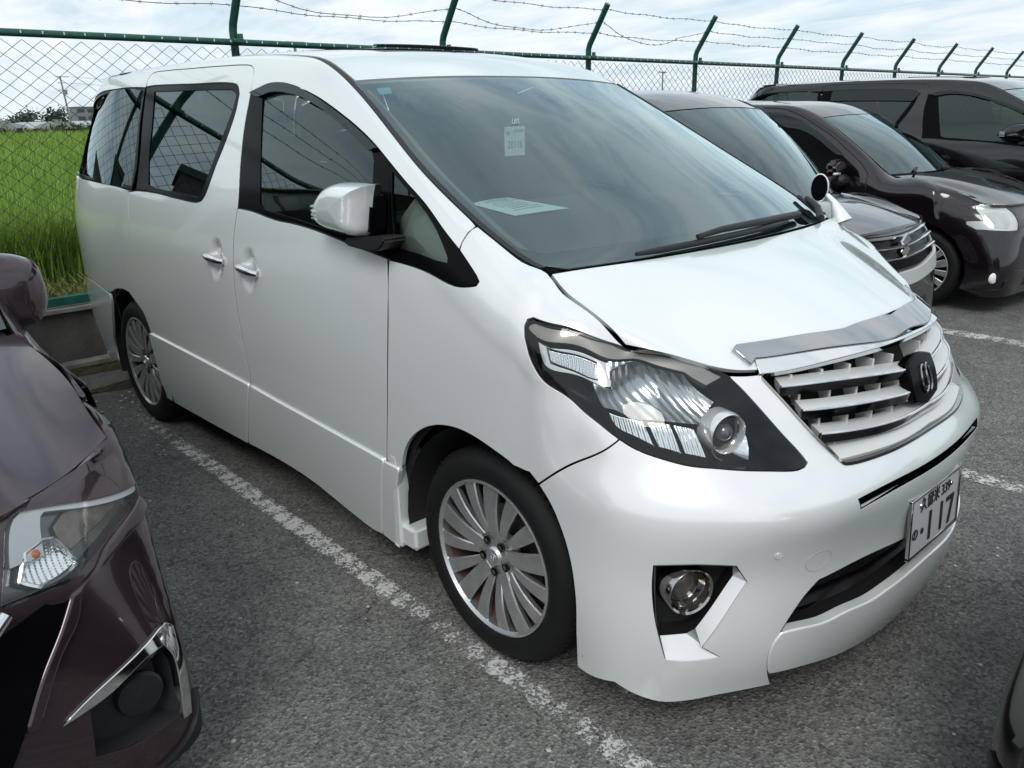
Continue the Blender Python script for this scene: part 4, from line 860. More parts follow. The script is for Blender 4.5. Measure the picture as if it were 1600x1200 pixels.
for s in SLP:
    t=obj('grille_slat',sweep(s,[(-.003,.002),(-.006,-.018),(-.012,-.020),(-.042,-.006),(-.046,.016),(-.010,.006)]),M['silver'],gr,smooth=25)
    X_=W.P(s);N_=W.N(s);N_[:,2]=0;N_/=np.linalg.norm(N_,axis=1)[:,None]
    obj('slat_edge',tube([tuple(x-n*.004+np.array([0,0,.005])) for x,n in zip(X_,N_)],.0028,5),M['chrome'],t,smooth=60)
    obj('slat_trim',sweep(s,[(0,.001),(-.003,-.021),(-.009,-.0235),(-.014,-.006),(-.011,.004)]),M['chrome'],t,smooth=30)
for s,(a,b) in zip(SLP+[SLP[0]+np.array([0,.07])],[(-.09,0)]*3+[(-.06,.0)]):
    X=W.P(s);N=W.N(s);L=np.concatenate([[0],np.cumsum(np.linalg.norm(np.diff(X,axis=0),axis=1))]);
    for d in np.arange(.06,L[-1]-.03,.092):
        if abs(d-L[-1]/2)<.07: continue
        c=[np.interp(d,L,X[:,k]) for k in range(3)];nn=np.array([np.interp(d,L,N[:,k]) for k in range(3)]);nn[2]=0;nn/=np.linalg.norm(nn)
        ang=math.atan2(nn[1],nn[0]);o=np.array(c)-nn*.045+np.array([0,0,-.035])
        obj('grille_rib',box(o,(.055,.007,.062),.001,Matrix.Rotation(ang,3,'Z')),M['silver'],gr)
bt=full(O['grille_base'])
obj('grille_slat',sweep(bt,[(-.002,.004),(-.006,-.010),(-.06,-.010),(-.06,.034),(-.012,.012)]),M['silver'],gr,smooth=25)
rim=full(O['grille_rim'],fit=False)
obj('grille_rim',sweep(rim,[(.004,.004),(.006,-.004),(-.01,-.008),(-.02,.004)]),M['dark_chrome'],gr)
ep=sym(O['emblem_plate'],UC);ep=ep.mean(0)+(ep-ep.mean(0))*np.array([.78,.84])
em=obj('emblem',panel(W,ep,h=.02,off=.006,depth=.03,r=.008,gap=0,step=.012),M['gloss_black'],V)
eg=Geo()
ec=np.array([UC,np.mean(ep[:,1])])
for dx,r in ((-.012,.018),(.014,.017)):
    pts=[]
    for t in np.linspace(0,2*math.pi,28,endpoint=False):
        uv=ec+[dx+r*math.cos(t)*(1 if dx<0 else .8),.052*math.sin(t)];pts.append(tuple(W.P([uv])[0]+W.N([uv])[0]*.008))
    eg.plus(tube(pts,.0045,6,closed=True))
obj('emblem_mark',eg,M['dark_chrome'],em)
# headlamps
def shell(n,off,mats,h=.03,depth=.006,**kw): return panel(W,O[n] if isinstance(n,str) else n,h=h,off=off,depth=depth,gap=0.001,**kw),mats
lens=panel(W,O['headlight'],h=.03,depth=.02,r=.003)
back=recess(W,O['headlight'],.12,scale=.8,gap=.004)
rnd=np.random.RandomState(3)
def facets(n,off,h,amp):
    g=panel(W,O[n],h=h,off=off,depth=0,gap=0,step=.03);c=np.array(g.v);s=rnd.uniform(-amp,amp,len(c));c+=np.array([.9,-.3,.3])*s[:,None];g.v=[tuple(q) for q in c];g.n=[(0,0,0)]*len(c);return g
def ribs(uv): return .0016*np.sin(uv[:,0]*2*math.pi/.0125)
BC=np.array(O['hl_bowls'])
def bowls(uv):
    # two shallow dishes side by side, stepped across like pressed reflector bands
    d=np.stack([(((uv-c)/np.array([.12,.10]))**2).sum(1) for c in BC],1).min(1)
    s=uv[:,0]*.9+uv[:,1]*.35
    return -.036+.030*np.minimum(d,1.3)+.0009*np.sin(s*2*math.pi/.024)
pj=W.P(O['proj']);pc=Vector(pj[0])+Vector((-.035,.012,0));pr_=float(np.linalg.norm(pj[1]-pj[2]))/2*.92
PJ=front_frame(pc,(.95,-.3,0))
hl=both('headlight',lens,M['lens'],V)
pieces=[('lamp_housing',back,M['gloss_black'],40),
 ('lamp_bezel',panel(W,O['hl_top'],h=.03,off=-.008,depth=.02),M['lamp_grey'],40),
 ('turn_signal',panel(W,O['hl_bar_frame'],[O['hl_bar']],h=.02,off=-.018,depth=.02),M['lamp_clear'],40),
 ('turn_signal_lens',panel(W,O['hl_bar'],h=.004,off=-.024,depth=.01,bulge=lambda uv:.0016*np.sin(uv[:,0]*2*math.pi/.011)),M['reflector'],40),
 ('main_reflector',panel(W,O['hl_main'],h=.009,off=-.006,depth=.012,bulge=bowls),M['bowl_chrome'],30),
 ('lamp_bowl',panel(W,O['hl_bowl'],h=.015,off=-.06,depth=.02,bulge=lambda uv:-.03*(1-np.minimum(1,((uv-np.mean(O['hl_bowl'],0))**2).sum(1)/.008))),M['reflector'],40),
 ('projector_ring',lathe([(pr_*.86,.03),(pr_*.84,-.012),(pr_*.93,-.022),(pr_,-.012),(pr_,.035)],40).moved(PJ),M['lamp_clear'],50),
 ('projector_tube',lathe([(pr_*.84,-.005),(pr_*.62,.012),(pr_*.58,-.006),(pr_*.52,-.006),(pr_*.5,.02),(.001,.02)],40).moved(PJ),M['dark_chrome'],40),
 ('projector_lens',lathe([(.001,-.022),(pr_*.2,-.02),(pr_*.36,-.012),(pr_*.48,.004),(pr_*.5,.015)],32).moved(PJ),M['lens_solid'],60)]
for r_ in O['hl_ribs']: pieces.append(('ribbed_reflector',panel(W,r_,h=.0033,off=-.026,depth=.02,bulge=ribs),M['reflector'],40))
for n,g,m,s in pieces:
    for par,gg in zip(hl,(g,g.mirrored())): obj(n,gg,m,par,smooth=s)
# bonnet, roof, windscreen
vc=HOOD.kv[-1]/2
u0=.02;uE=HOOD.ku[-1]-.004
hr=np.array(O['hood_rear'])
hp=[(u,v) for u,v in O['hood_rear'][::-1]]
HW=HOOD.kv[-1]
left=[(.006,.5),(.006,.3),(.006,.12),(.01,.004)]
hood_half=[(.006,HW/2)]+left+[(u,.0035) for u in np.linspace(.06,HOOD.ku[-1]*.8,6)]+[(uE,.004)]+[(uE,v) for v in (.15,.3,.45,.6)]+[(uE,HW/2)]
obj('bonnet',panel(HOOD,symv(hood_half,HW/2),h=.03,corner=50),M['pearl'],V)
ga_=O['garnish'];gh_=[(ga_[5][0]+.002,HW/2)]+ga_[:6][::-1]+ga_[8:][::-1]+[(ga_[7][0],HW/2)]
obj('hood_garnish',panel(HOOD,symv(gh_,HW/2),h=.025,off=.012,depth=.02,r=.005,gap=0,step=.02),M['chrome_bar'],V)
low=np.array(O['garnish'])[8:-1]   # lower edge of the chrome bar, centre to tip
bar=[(uE+.012,HW/2)]+[(uE+.012,v) for v in (.7,.55,.4,.33)]+[(u+.006,v) for u,v in low[::-1]]+[(low[0][0]+.006,HW/2)]
obj('grille_top_bar',panel(HOOD,symv(bar,HW/2),h=.025,off=.006,depth=.02,r=.003,gap=0,step=.02),M['chrome'],gr)
rw=ROOF.kv[-1];rl=ROOF.ku[-1]
obj('roof',panel(ROOF,[(.02,rw/2),(.02,.3),(.02,.12)]+[(u,.027) for u in np.linspace(.1,rl-.01,12)]+[(rl-.006,.03),(rl-.006,.3),(rl-.006,rw/2),(rl-.006,rw-.3),(rl-.006,rw-.03)]+[(u,rw-.027) for u in np.linspace(rl-.01,.1,12)]+[(.02,rw-.12),(.02,rw-.3)],h=.06,step=.05,corner=50),M['pearl'],V)
both('roof_moulding',panel(ROOF,[(u,.001) for u in np.linspace(.1,rl-.002,14)]+[(u,.024) for u in np.linspace(rl-.002,.1,14)],h=.05,off=-.003,gap=0),M['black'],V)
wsw=WS.kv[-1];wsl=WS.ku[-1]
wo=[(.004,wsw/2),(.004,.3),(.004,.012)]+[(u,.006) for u in np.linspace(.1,wsl-.06,8)]+[(wsl-.004,.06),(wsl-.002,.3),(wsl-.002,wsw/2)]
cl=symv([(max(u,.018),v) for u,v in O['ws_clear']]+[(O['ws_clear'][-1][0],wsw/2)],wsw/2)
cl=np.concatenate([[(.02,wsw/2)],cl])
wsg=obj('windscreen',panel(WS,symv(wo,wsw/2),h=.06,depth=.004,step=.04),M['glass'],V)
obj('black_border',panel(WS,symv([(u,v) for u,v in wo],wsw/2),[cl],h=.05,off=-.005,depth=0,step=.03),M['frit'],wsg)
both('windscreen_moulding',panel(WS,[(u,.0005) for u in np.linspace(.0,wsl-.03,14)]+[(u,.017) for u in np.linspace(wsl-.03,.0,14)],h=.05,off=.003,depth=.006,gap=0),M['black'],V)
obj('cowl',panel(HOOD,symv([(-.035,HW/2),(-.035,.3),(-.03,.06),(.03,.02),(.035,.3),(.035,HW/2)],HW/2),h=.05,off=-.018,depth=0,gap=0),M['black'],V)
# tail
tg=panel(W,O['tailgate'],[O['tailgate_glass']],h=.06);both('tailgate',tg,M['pearl'],V)
both('rear_window',panel(W,O['tailgate_glass'],h=.08,off=-.004,depth=.004),M['privacy'],V)
both('tail_light',panel(W,O['taillight'],h=.03,off=.022,depth=.05,r=.01),M['red_lamp'],V)
# inner shell, floor and wheel housings
zc=lambda z,us:[(u,float(np.interp(z,W.P(np.stack([np.full(200,u),np.linspace(0,W.kv[-1],200)],1))[:,2],np.linspace(0,W.kv[-1],200)))) for u in us]
def ux(x): return float(np.interp(x,[s[0] for s in SEAM],W.ku[5:5+len(SEAM)]))
lo=zc(.27,[ux(x) for x in (-2.45,-2.0,-1.5,-1.0,-.5)]);hi=zc(1.2,[ux(x) for x in (-.15,-.5,-1.0,-1.5,-2.0,-2.6,-3.2)])
arch=lambda cx:[(cx+.44*math.cos(t),.345+.44*math.sin(t)) for t in np.linspace(math.pi*1.0,0,9)]
def xz(p): 
    return [zc(z,[ux(x)])[0] for x,z in p]
sh=xz([(-3.25,.40)])+xz([(x,max(z,.3)) for x,z in arch(-2.95) if -3.3<x])+lo[1:-1]+xz([(x,max(z,.3)) for x,z in arch(0) if x<.2])+xz([(.2,1.0)])+hi
both('inner_panel',panel(W,sh,h=.1,off=-.035,depth=0,gap=0,step=.1),M['liner'],V)
obj('underbody',Geo().plus(box((-1.5,0,.30),(4.2,1.1,.06))).plus(box((-1.475,0,.30),(2.0,1.66,.06))).plus(box((.45,0,.24),(.5,1.2,.05))).plus(box((.62,0,.5),(.02,1.3,.55))).plus(box((-3.5,0,.35),(.5,1.5,.05))),M['liner'],V)
def arc_liner(cx):
    G=Geo();n=22
    for y in (-.885,-.50): G.add([(cx+.415*math.cos(t),y,.345+.415*math.sin(t)) for t in np.linspace(-.35,math.pi+.35,n)],[])
    G.f=[(i,i+1,n+i+1,n+i) for i in range(n-1)];G.f.append(tuple(range(n,2*n)));return G
for cx in (0,-2.95): both('wheel_housing',arc_liner(cx),M['liner'],V)
fl=both('mud_flap',box((-.452,-.852,.385),(.034,.112,.345),.006,seg=2).plus(box((-.405,-.845,.262),(.085,.11,.085),.012,seg=2)),M['pearl'],V)
for o_,s_ in zip(fl,(-1,1)):
    for x_,z_ in ((-.433,.50),(-.425,.315)): obj('flap_screw',tube([(x_-.004,s_*.862,z_),(x_+.003,s_*.862,z_)],.010,10),M['disc'],o_)
# wheels
def alloy_wheel(n_sets=5,R=.252):
    rim=lathe([(R-.012,.05),(R-.014,-.005),(R-.006,-.014),(R,-.012),(R+.002,-.004),(R+.001,.02),(R-.02,.05),(R-.03,.16),(R-.012,.20)],72)
    return rim
TR=.345
tyre=lathe([(.25,-.004),(.258,-.014),(.275,-.020),(.30,-.021),(.32,-.012),(.335,.006),(.343,.024),(.345,.05),(.346,.1),(.345,.16),(.343,.185),(.33,.21),(.30,.225),(.25,.21)],96)
tread=Geo()
for k in range(84):
    a=2*math.pi*k/84
    for y0,y1,dy in ((.012,.05,.012),(.16,.19,-.012)):
        tread.plus(box((TR-.0035,(y0+y1)/2,0),(.006,(y1-y0),.0075),0).moved(Matrix.Rotation(-a,4,'Y')))
for yy in (.062,.10,.14): tread.plus(lathe([(TR+.0015,yy-.012),(TR+.003,yy-.006),(TR+.003,yy+.006),(TR+.0015,yy+.012)],72))
spokes=[]
def spoke(a,r0,r1,w0,w1,d0,d1):
    bm=bmesh.new();sec=[]
    m=6
    for i in range(m):
        t=i/(m-1);r=r0+(r1-r0)*t;w=w0+(w1-w0)*t;y=d0+(d1-d0)*t-.010*math.sin(math.pi*t)
        sec.append([bm.verts.new(q) for q in ((r,y+.022,-w*.35),(r,y+.003,-w*.5),(r,y,-w*.40),(r,y,w*.40),(r,y+.003,w*.5),(r,y+.022,w*.35))])
    for p,q in zip(sec,sec[1:]):
        for k in range(6): bm.faces.new((p[k],p[(k+1)%6],q[(k+1)%6],q[k]))
    bm.faces.new(sec[0]);bm.faces.new(sec[-1]);bmesh.ops.recalc_face_normals(bm,faces=bm.faces)
    return bm_geo(bm).moved(Matrix.Rotation(-a,4,'Y'))
def wheel_at(x,side,steer=0.0):
    Mx=Matrix.Translation((x,-.868,.345)) if side<0 else Matrix.Translation((x,.868,.345))@Matrix.Rotation(math.pi,4,'Z')
    t=thing_part('wheel',V);t.matrix_local=Mx
    return t
def thing_part(name,parent):
    o=bpy.data.objects.new(name,None);COL.objects.link(o);o.parent=parent;return o
wm={}
wm['tyre']=obj('tyre',tyre,M['tyre'],None,smooth=60).data;wm['tread']=obj('tread',tread,M['tyre'],None,smooth=None).data
wm['rim']=obj('rim',alloy_wheel(),M['alloy'],None,smooth=40).data
wm['barrel']=obj('rim_barrel',lathe([(.24,.015),(.226,.06),(.222,.16)],64),M['rust'],None,smooth=60).data
wm['hub']=obj('hub',lathe([(.001,.0),(.027,.0),(.031,.004),(.034,.010),(.06,.014),(.085,.022),(.08,.05)],40),M['alloy'],None,smooth=30).data
wm['brake_disc']=obj('brake_disc',lathe([(.06,.075),(.15,.075),(.152,.08),(.152,.1)],48),M['disc'],None,smooth=30).data
wm['wheel_back']=obj('wheel_back',lathe([(.001,.17),(.222,.17)],32),M['liner'],None).data
wm['cap']=obj('hub_emblem',tube([(.015*math.cos(t),-.001,.011*math.sin(t)) for t in np.linspace(0,2*math.pi,20,endpoint=False)],.0016,5,closed=True).plus(tube([(.006*math.cos(t),-.001,.010*math.sin(t)) for t in np.linspace(0,2*math.pi,16,endpoint=False)],.0014,5,closed=True)).plus(tube([(.011*math.cos(t),-.001,.004+.005*math.sin(t)) for t in np.linspace(0,2*math.pi,16,endpoint=False)],.0014,5,closed=True)),M['chrome'],None).data
sp=[]
for k in range(5):
    a=2*math.pi*k/5+.3
    for d,w0,w1 in ((0,.046,.068),(.42,.026,.056),(-.42,.026,.056)):
        sp.append(obj('spoke',spoke(a+d,.055 if d==0 else .075,.243,w0,w1,.012,-.004),M['alloy'],None,smooth=25).data)
nuts=[]
nut=obj('wheel_nut',lathe([(.001,-.002),(.008,-.002),(.0095,.004),(.0095,.02)],6),M['dark_chrome'],None,smooth=20).data
pock=obj('nut_pocket',lathe([(.0145,-.001),(.013,.004),(.0125,.012),(.0001,.012)],20),M['liner'],None,smooth=20).data
for q in list(COL.objects):
    if q.parent is None and q.type=='MESH' and 'category' not in q and q.name.split('.')[0] in ('tyre','tread','rim','rim_barrel','hub','brake_disc','wheel_back','hub_emblem','spoke','wheel_nut','nut_pocket'): bpy.data.objects.remove(q)
for x in (0,-2.95):
    for side in (-1,1):
        w=wheel_at(x,side)
        for n,me in [('tyre',wm['tyre']),('tread',wm['tread']),('rim',wm['rim']),('rim_barrel',wm['barrel']),('hub',wm['hub']),('hub_emblem',wm['cap']),('brake_disc',wm['brake_disc']),('wheel_back',wm['wheel_back'])]+[('spoke',s) for s in sp]: obj(n,me,None,w)
        for k in range(5):
            a=2*math.pi*k/5+.3+math.pi/5
            for n,me in (('nut_pocket',pock),('wheel_nut',nut)):
                o=obj(n,me,None,w);o.location=(.054*math.cos(a),.006,.054*math.sin(a))
# mirrors
def mirror_shell(outline,x0,depth,n=7):
    P=smooth_loop(outline,.012,50);c=P.mean(0)+np.array([.02,0]);G=Geo();k=len(P);V_=[];F=[]
    for i in range(n):
        s=math.cos(i/(n-1)*math.pi/2);d=depth*math.sin(i/(n-1)*math.pi/2)**.9
        s=max(s,.02)
        for p in P:
            q=c+(p-c)*s**.55;V_.append((x0+d*(1-.25*min(1,max(0,(c[0]-q[0])/.1))),q[0],q[1]))
    for i in range(n-1):
        for j in range(k): F.append((i*k+j,i*k+(j+1)%k,(i+1)*k+(j+1)%k,(i+1)*k+j))
    F.append(tuple((n-1)*k+j for j in range(k)));G.add(V_,F)
    return G,P
mo=[(x,z) for x,z in O['mirror']]
mc=smooth_loop(mo,.012,50).mean(0)
def scaled(sx,sz): return [(mc[0]+(x-mc[0])*sx,mc[1]+(z-mc[1])*sz) for x,z in smooth_loop(mo,.012,50)]
def mirror_shell(loop,y0,depth,n=8):
    P=np.array(loop);k=len(P);c=P.mean(0);Vv=[];F=[];xr=P[:,0].max();xl=P[:,0].min()
    for i in range(n):
        a=i/(n-1)*math.pi/2;s=max(math.cos(a),.0)**.5
        for p in P:
            q=c+(p-c)*s;w=(q[0]-xl)/(xr-xl);Vv.append((q[0],y0-depth*math.sin(a)*(.72+.36*w-.08*w*w),q[1]))
    for i in range(n-1):
        for j in range(k): F.append((i*k+j,(i+1)*k+j,(i+1)*k+(j+1)%k,i*k+(j+1)%k))
    return Geo().add(Vv,F)
msh=mirror_shell(scaled(1,1),-.905,.085)
for g in (0,1):
    q=lambda a:a if g==0 else a.mirrored()
    mi=obj('wing_mirror',q(msh),M['pearl'],V,smooth=60)
    obj('mirror_housing',q(prism(scaled(.985,.985),-.907,-.875,'xz',.006)),M['black'],mi)
    obj('mirror_arm',q(prism(smooth_loop(O['mirror_arm'],.02,50),-.945,-.86,'xz',.012)),M['black'],mi,smooth=40)
    obj('mirror_hinge',q(prism(smooth_loop(O['mirror_hinge'],.03,50),-.915,-.855,'xz',.012)),M['gloss_black'],mi,smooth=40)
    tsg=Geo()
    xl=min(x for x,z in mo);wd_=max(x for x,z in mo)-xl
    def on_shell(x,z):
        # nearest point of the shell in side view, lifted a little
        best=min(msh.v,key=lambda p:(p[0]-x)**2+(p[2]-z)**2+(0 if p[1]<-.91 else .0004));return (x,best[1]-.002,z)
    for k_ in range(4):
        zz=mc[1]-.004-.0125*k_
        tsg.plus(tube([on_shell(xl+wd_*f,zz+.003*(1-f)) for f in (.085,.12,.17,.24)],.0048,6,flat=.8))
    obj('turn_signal',q(tsg),M['lamp_clear'],mi)
# door handles
for c in O['handles']:
    p=W.P([c])[0];n=W.N([c])[0]
    pts=[];rad=[]
    for t in np.linspace(-1,1,13):
        uv=np.array(c)+[t*.082,-.002*t];x=W.P([uv])[0]+W.N([uv])[0]*(.020-.018*abs(t)**4);pts.append(x);rad.append(.0175-.004*abs(t)**2)
    both('door_handle',tube(pts,rad,14,flat=.9),M['chrome'],V,smooth=60)
both('parking_sensor',lathe([(.001,-.004),(.005,-.004),(.006,-.001),(.0105,-.002),(.012,.002)],20).moved(front_frame(W.P([O['sensor']])[0],W.N([O['sensor']])[0])),M['silver'],V)
tw_=[tuple(W.P([np.array(O['tow'])+[.042*math.cos(t),.042*math.sin(t)]])[0]) for t in np.linspace(0,2*math.pi,40,endpoint=False)]
both('tow_cover',tube(tw_,.0011,5,closed=True),M['grey_ink'],V)
# sunroof visor
obj('sunroof_visor',panel(ROOF,[(rl-.62,.45),(rl-.66,rw/2),(rl-.62,rw-.45),(rl-.5,rw-.42),(rl-.50,rw/2),(rl-.5,.42)],h=.06,off=.022,depth=.012,r=.004),M['visor'],V)
obj('sunroof',panel(ROOF,[(rl-.50,.36),(rl-.50,rw-.36),(rl-1.15,rw-.36),(rl-1.15,.36)],h=.1,off=.004,depth=.006),M['gloss_black'],V)
# wipers
def wsP(u,v,h): return tuple(WS.P([(u,v)])[0]+WS.N([(u,v)])[0]*h)
wl=wsl
wb=[np.array(q) for q in O['wiper_blade']];wa=[np.array(q) for q in O['wiper_arm']]
wip=obj('wiper',tube([wsP(*q,hh) for q,hh in zip(wa,(.02,.035,.036,.03))],[.013,.012,.010,.008],8),M['black'],V,smooth=60)
obj('wiper_blade',tube([wsP(*(wb[0]*(1-t)+wb[1]*t),.014) for t in np.linspace(0,1,9)],[.006]+[.010]*7+[.006],6),M['black'],wip,smooth=60)
wip=obj('wiper',tube([wsP(wl+.0,wsw*.86,.012),wsP(wl-.05,wsw*.90,.03),wsP(wl-.12,wsw*.925,.032)],[.014,.013,.009],8),M['black'],V,smooth=60)
obj('wiper_blade',tube([wsP(wl-.03,wsw*.90,.012),wsP(wl-.16,wsw*.945,.014)],.009,6),M['black'],wip)
# cabin
cab=obj('dashboard',Geo().plus(prism([(-1.08,.95),(-1.0,1.10),(-.97,1.24),(-.88,1.285),(-.20,1.285),(.0,1.255),(.10,1.19),(.15,.8),(-.6,.7),(-1.0,.8)],-.72,.72,'xz',.02)),M['dash'],V,smooth=35)
obj('instrument_hood',prism([(-1.0,1.20),(-.96,1.284),(-.80,1.289),(-.55,1.27)],-.55,-.18,'xz',.02),M['dash'],cab)
obj('centre_console',box((-1.08,0,.85),(.3,.30,.5),.03,Matrix.Rotation(.3,3,'Y')),M['beige_dark'],cab)
obj('steering_wheel',tube([(-1.16+.08*math.sin(t)*.45,-.36+.185*math.cos(t),1.15+.185*math.sin(t)) for t in np.linspace(0,2*math.pi,32,endpoint=False)],.016,8,closed=True).plus(box((-1.14,-.36,1.15),(.04,.16,.10),.02)).plus(tube([(-1.16,-.36,1.15),(-.95,-.36,1.08)],.03,10)),M['dash'],V)
def seat(x,y,w=.54):
    a=box((x,y,.66),(.52,w,.16),.05,seg=2).plus(box((x-.30,y,1.02),(.16,w,.66),.06,Matrix.Rotation(-.22,3,'Y'),seg=2)).plus(box((x-.40,y,1.44),(.11,.28,.20),.045,Matrix.Rotation(-.15,3,'Y'),seg=2))
    obj('seat',a,M['beige'],V,smooth=50)
for x in (-1.5,-2.4): 
    for y in (-.40,.40): seat(x,y)
for y in (-.42,.42): seat(-3.2,y,.6)
both('door_card',prism([(-1.25,.45),(-1.25,1.22),(-.5,1.16),(-.46,1.1),(-.46,.5)],-.83,-.80,'xz',.01),M['beige'],V)
both('dash_side',prism([(-.50,.9),(-.50,1.32),(-.40,1.40),(-.30,1.30),(-.12,1.22),(.02,1.17),(.02,.9)],-.79,-.765,'xz',.006),M['beige'],V)
both('pillar_trim',tube([wsP(u,.06,-.05) for u in np.linspace(.02,wsl-.1,8)],.03,8),M['beige_dark'],V)
obj('rear_view_mirror',box((-.70,0,1.60),(.03,.24,.07),.015).plus(tube([(-.69,0,1.61),(-.70,0,1.675)],.012,8)),M['gloss_black'],V)
obj('headlining',panel(ROOF,[(.1,.06),(rl-.02,.06),(rl-.02,rw-.06),(.1,rw-.06)],h=.2,off=-.05,depth=0),M['beige'],V)
obj('cabin_floor',box((-1.8,0,.42),(3.4,1.55,.04)),M['beige_dark'],V)

am=obj('wing_view_mirror',tube([(.185,.80,1.205),(.165,.80,1.245),(.145,.80,1.28),(.115,.80,1.305)],[.042,.026,.013,.010],12),M['pearl'],V,smooth=60)
AMX=front_frame((.082,.80,1.331),(.05,-.98,.10),(-.35,0,1))
shl=lathe([(.0001,.05),(.030,.045),(.05,.028),(.058,.006),(.060,-.004),(.055,-.006)],28)
for gq,nm,mm in ((shl,'mirror_shell','pearl'),(lathe([(.0001,-.004),(.054,-.004)],28),'mirror_glass','gloss_black')):
    g_=Geo();g_.v=[(x*.62,y*.7,z*.92) for x,y,z in gq.v];g_.f=gq.f;g_.n=gq.n
    obj(nm,g_.moved(AMX),M[mm],am,smooth=50)
# ---- surfaces of the neighbouring cars: one body pattern, fitted to each car's measurements ----
NOSE={ # height rows (fraction of the bonnet's front height) -> half outline from side to nose: (setback, fraction of half width)
.16:[(.70,.965),(.26,.965),(.16,.92),(.10,.81),(.075,.62),(.035,.30),(.02,0)],
.45:[(.70,.985),(.24,.99),(.125,.945),(.065,.83),(.035,.63),(.008,.30),(0,0)],
.68:[(.72,1.0),(.32,.99),(.18,.935),(.10,.82),(.055,.63),(.018,.30),(.01,0)],
.86:[(.74,1.0),(.40,.975),(.26,.915),(.165,.81),(.10,.63),(.05,.30),(.04,0)],
.98:[(.78,.985),(.52,.955),(.38,.89),(.28,.79),(.20,.61),(.13,.30),(.115,0)]}
def car_surfaces(P):
    hw,zh,xn=P['hw'],P['zh'],P['xn'];xc,yc,zc=P['cowl'];xt,yt,zt=P['top'];zr,xr=P['roof'],P['rear'];rk=P.get('rake',1.0)
    belt=P['belt']
    kz=[.12,.22,.4,.62,.85*belt,belt,belt+.12*(zr-belt),belt+.5*(zr-belt),zr-.10,zr+.03];ky=[.93,.955,.985,1.0,1.0,.965,.93,.855,.775,.70]
    SZ=lambda z:float(interp(kz,np.array(ky)[:,None]*hw,z)[0,0])
    seam=[(xr+.12,P['yr'],zr-.03),(xr+.5,P['yr'],zr-.008),((xr+xt)/2,P['yr'],zr),(xt-.55,P['yr']+.005,zr-.012),(xt-.25,yt-.01,zr-.04),(xt,yt,zt)]
    for t in (.25,.5,.75): seam.append((xt+(xc-xt)*t,yt+(yc-yt)*t+.035*math.sin(math.pi*t),zt+(zc-zt)*t+P.get('bow',.02)*math.sin(math.pi*t)))
    seam.append((xc,yc,zc))
    hx=xn-.78*rk;sb=P.get('sb',1);fs=[(xn-.42*rk*sb,.93*hw*.93,zh+.03),(xn-.31*rk*sb,.85*hw,zh+.012),(xn-.25*rk*sb,.75*hw,zh),(xn-.185*rk,.6*hw,zh),(xn-.13*rk,.30*hw,zh+.004),(xn-.115*rk,0,zh+.006)]
    fs=P.get('fs',fs);nose=P.get('nose')
    mid=(hx,(yc+fs[0][1])/2+.02,(zc+zh+.03)/2+.025)
    cols=[]
    FR=[0,.08,.18,.3,.42,.55,.68,.8,.9,1.0];TH=[.3,.6,.82,1.0]
    def column(xy,s,zb,h):
        out=[]
        for f in FR:
            z=zb+(s[2]-h-zb)*f;out.append((*xy(z),z))
        for t in TH:
            a=t*math.pi/2;z=s[2]-h+h*math.sin(a);x,y=xy(z);w=math.cos(a);out.append((s[0]+(x-s[0])*w,s[1]+(y-s[1])*w,z))
        return out
    rear=[]
    for k,(dx,fy) in enumerate([(0,0),(.01,.5),(.07,.84),(.2,.955)]):
        f=lambda z,dx=dx,fy=fy:(xr-.02+dx+P.get('rearlean',.15)*max(0,(z-belt))/(zr-belt)+(.06*(z<.3)),fy*SZ(z))
        cols.append(column(f,(xr+.10+dx*.8,P['yr']*min(1,fy*1.03),zr-.05+.02*(1-fy)),.16,.10))
    for s in seam+[mid]:
        f=lambda z,s=s:(s[0],SZ(z))
        cols.append(column(f,s,.16,.10))
    zk=sorted(NOSE)
    for i in range(7):
        s=fs[max(0,i-1)] if i else (mid[0]*.35+fs[0][0]*.65,mid[1]*.35+fs[0][1]*.65+.01,mid[2]*.35+fs[0][2]*.65)
        def f(z,i=i):
            if nose:
                nk=sorted(nose);return tuple(interp(nk,[nose[k][i] for k in nk],min(z,zh))[0])
            q=interp([k*zh for k in zk],[(NOSE[k][i][0]*(P.get('sb',1) if k>.8 else 1),NOSE[k][i][1]) for k in zk],min(z,zh*1.0))[0];return xn-q[0]*rk,q[1]*hw
        cols.append(column(f,s,.14,[.09,.07,.05,.04,.03,.03,.03][i]))
    G=np.array(cols);G[...,1]*=-1
    W=Surf(np.concatenate([G,G[-2::-1]*[1,-1,1]]))
    T=[1,.9,.7,.4,0]
    roof=[[(x+dx*(1-t*t),y*t,z+c*(1-t**2.2)) for t in T] for (x,y,z),dx,c in zip(seam[:6],(-.06,-.04,0,.03,.05,.07),(.02,.03,.035,.035,.03,.02))]
    ws=[[(x+dx*(1-t*t),y*t,z+c*(1-t*t)) for t in T] for (x,y,z),dx,c in zip(seam[5:],(.07,.10,.13,.15,.16),(.02,.03,.03,.02,.005))]
    a=ws[-1];fe=[fs[1],fs[2],fs[3],fs[4],fs[5]];hood=[]
    sd=[a[0],mid,(fs[0][0],fs[0][1],fs[0][2]),fs[1]];sk=[0,(mid[0]-xc)/(fs[1][0]-xc),(fs[0][0]-xc)/(fs[1][0]-xc),1]
    for f in (0,.2,.45,.7,.88,1):
        row=[tuple(np.interp(f,sk,[s[k] for s in sd]) for k in range(3))]
        for p,q,t in list(zip(a,fe,T))[1:]: row.append(tuple(p[k]+(q[k]-p[k])*f for k in (0,1))+(p[2]+(q[2]-p[2])*f+P.get('crown',.035)*math.sin(math.pi*f)**.8*(1-t**3),))
        hood.append(row)
    return W,Surf(sym_grid(roof)),Surf(sym_grid(ws)),Surf(sym_grid(hood)),seam
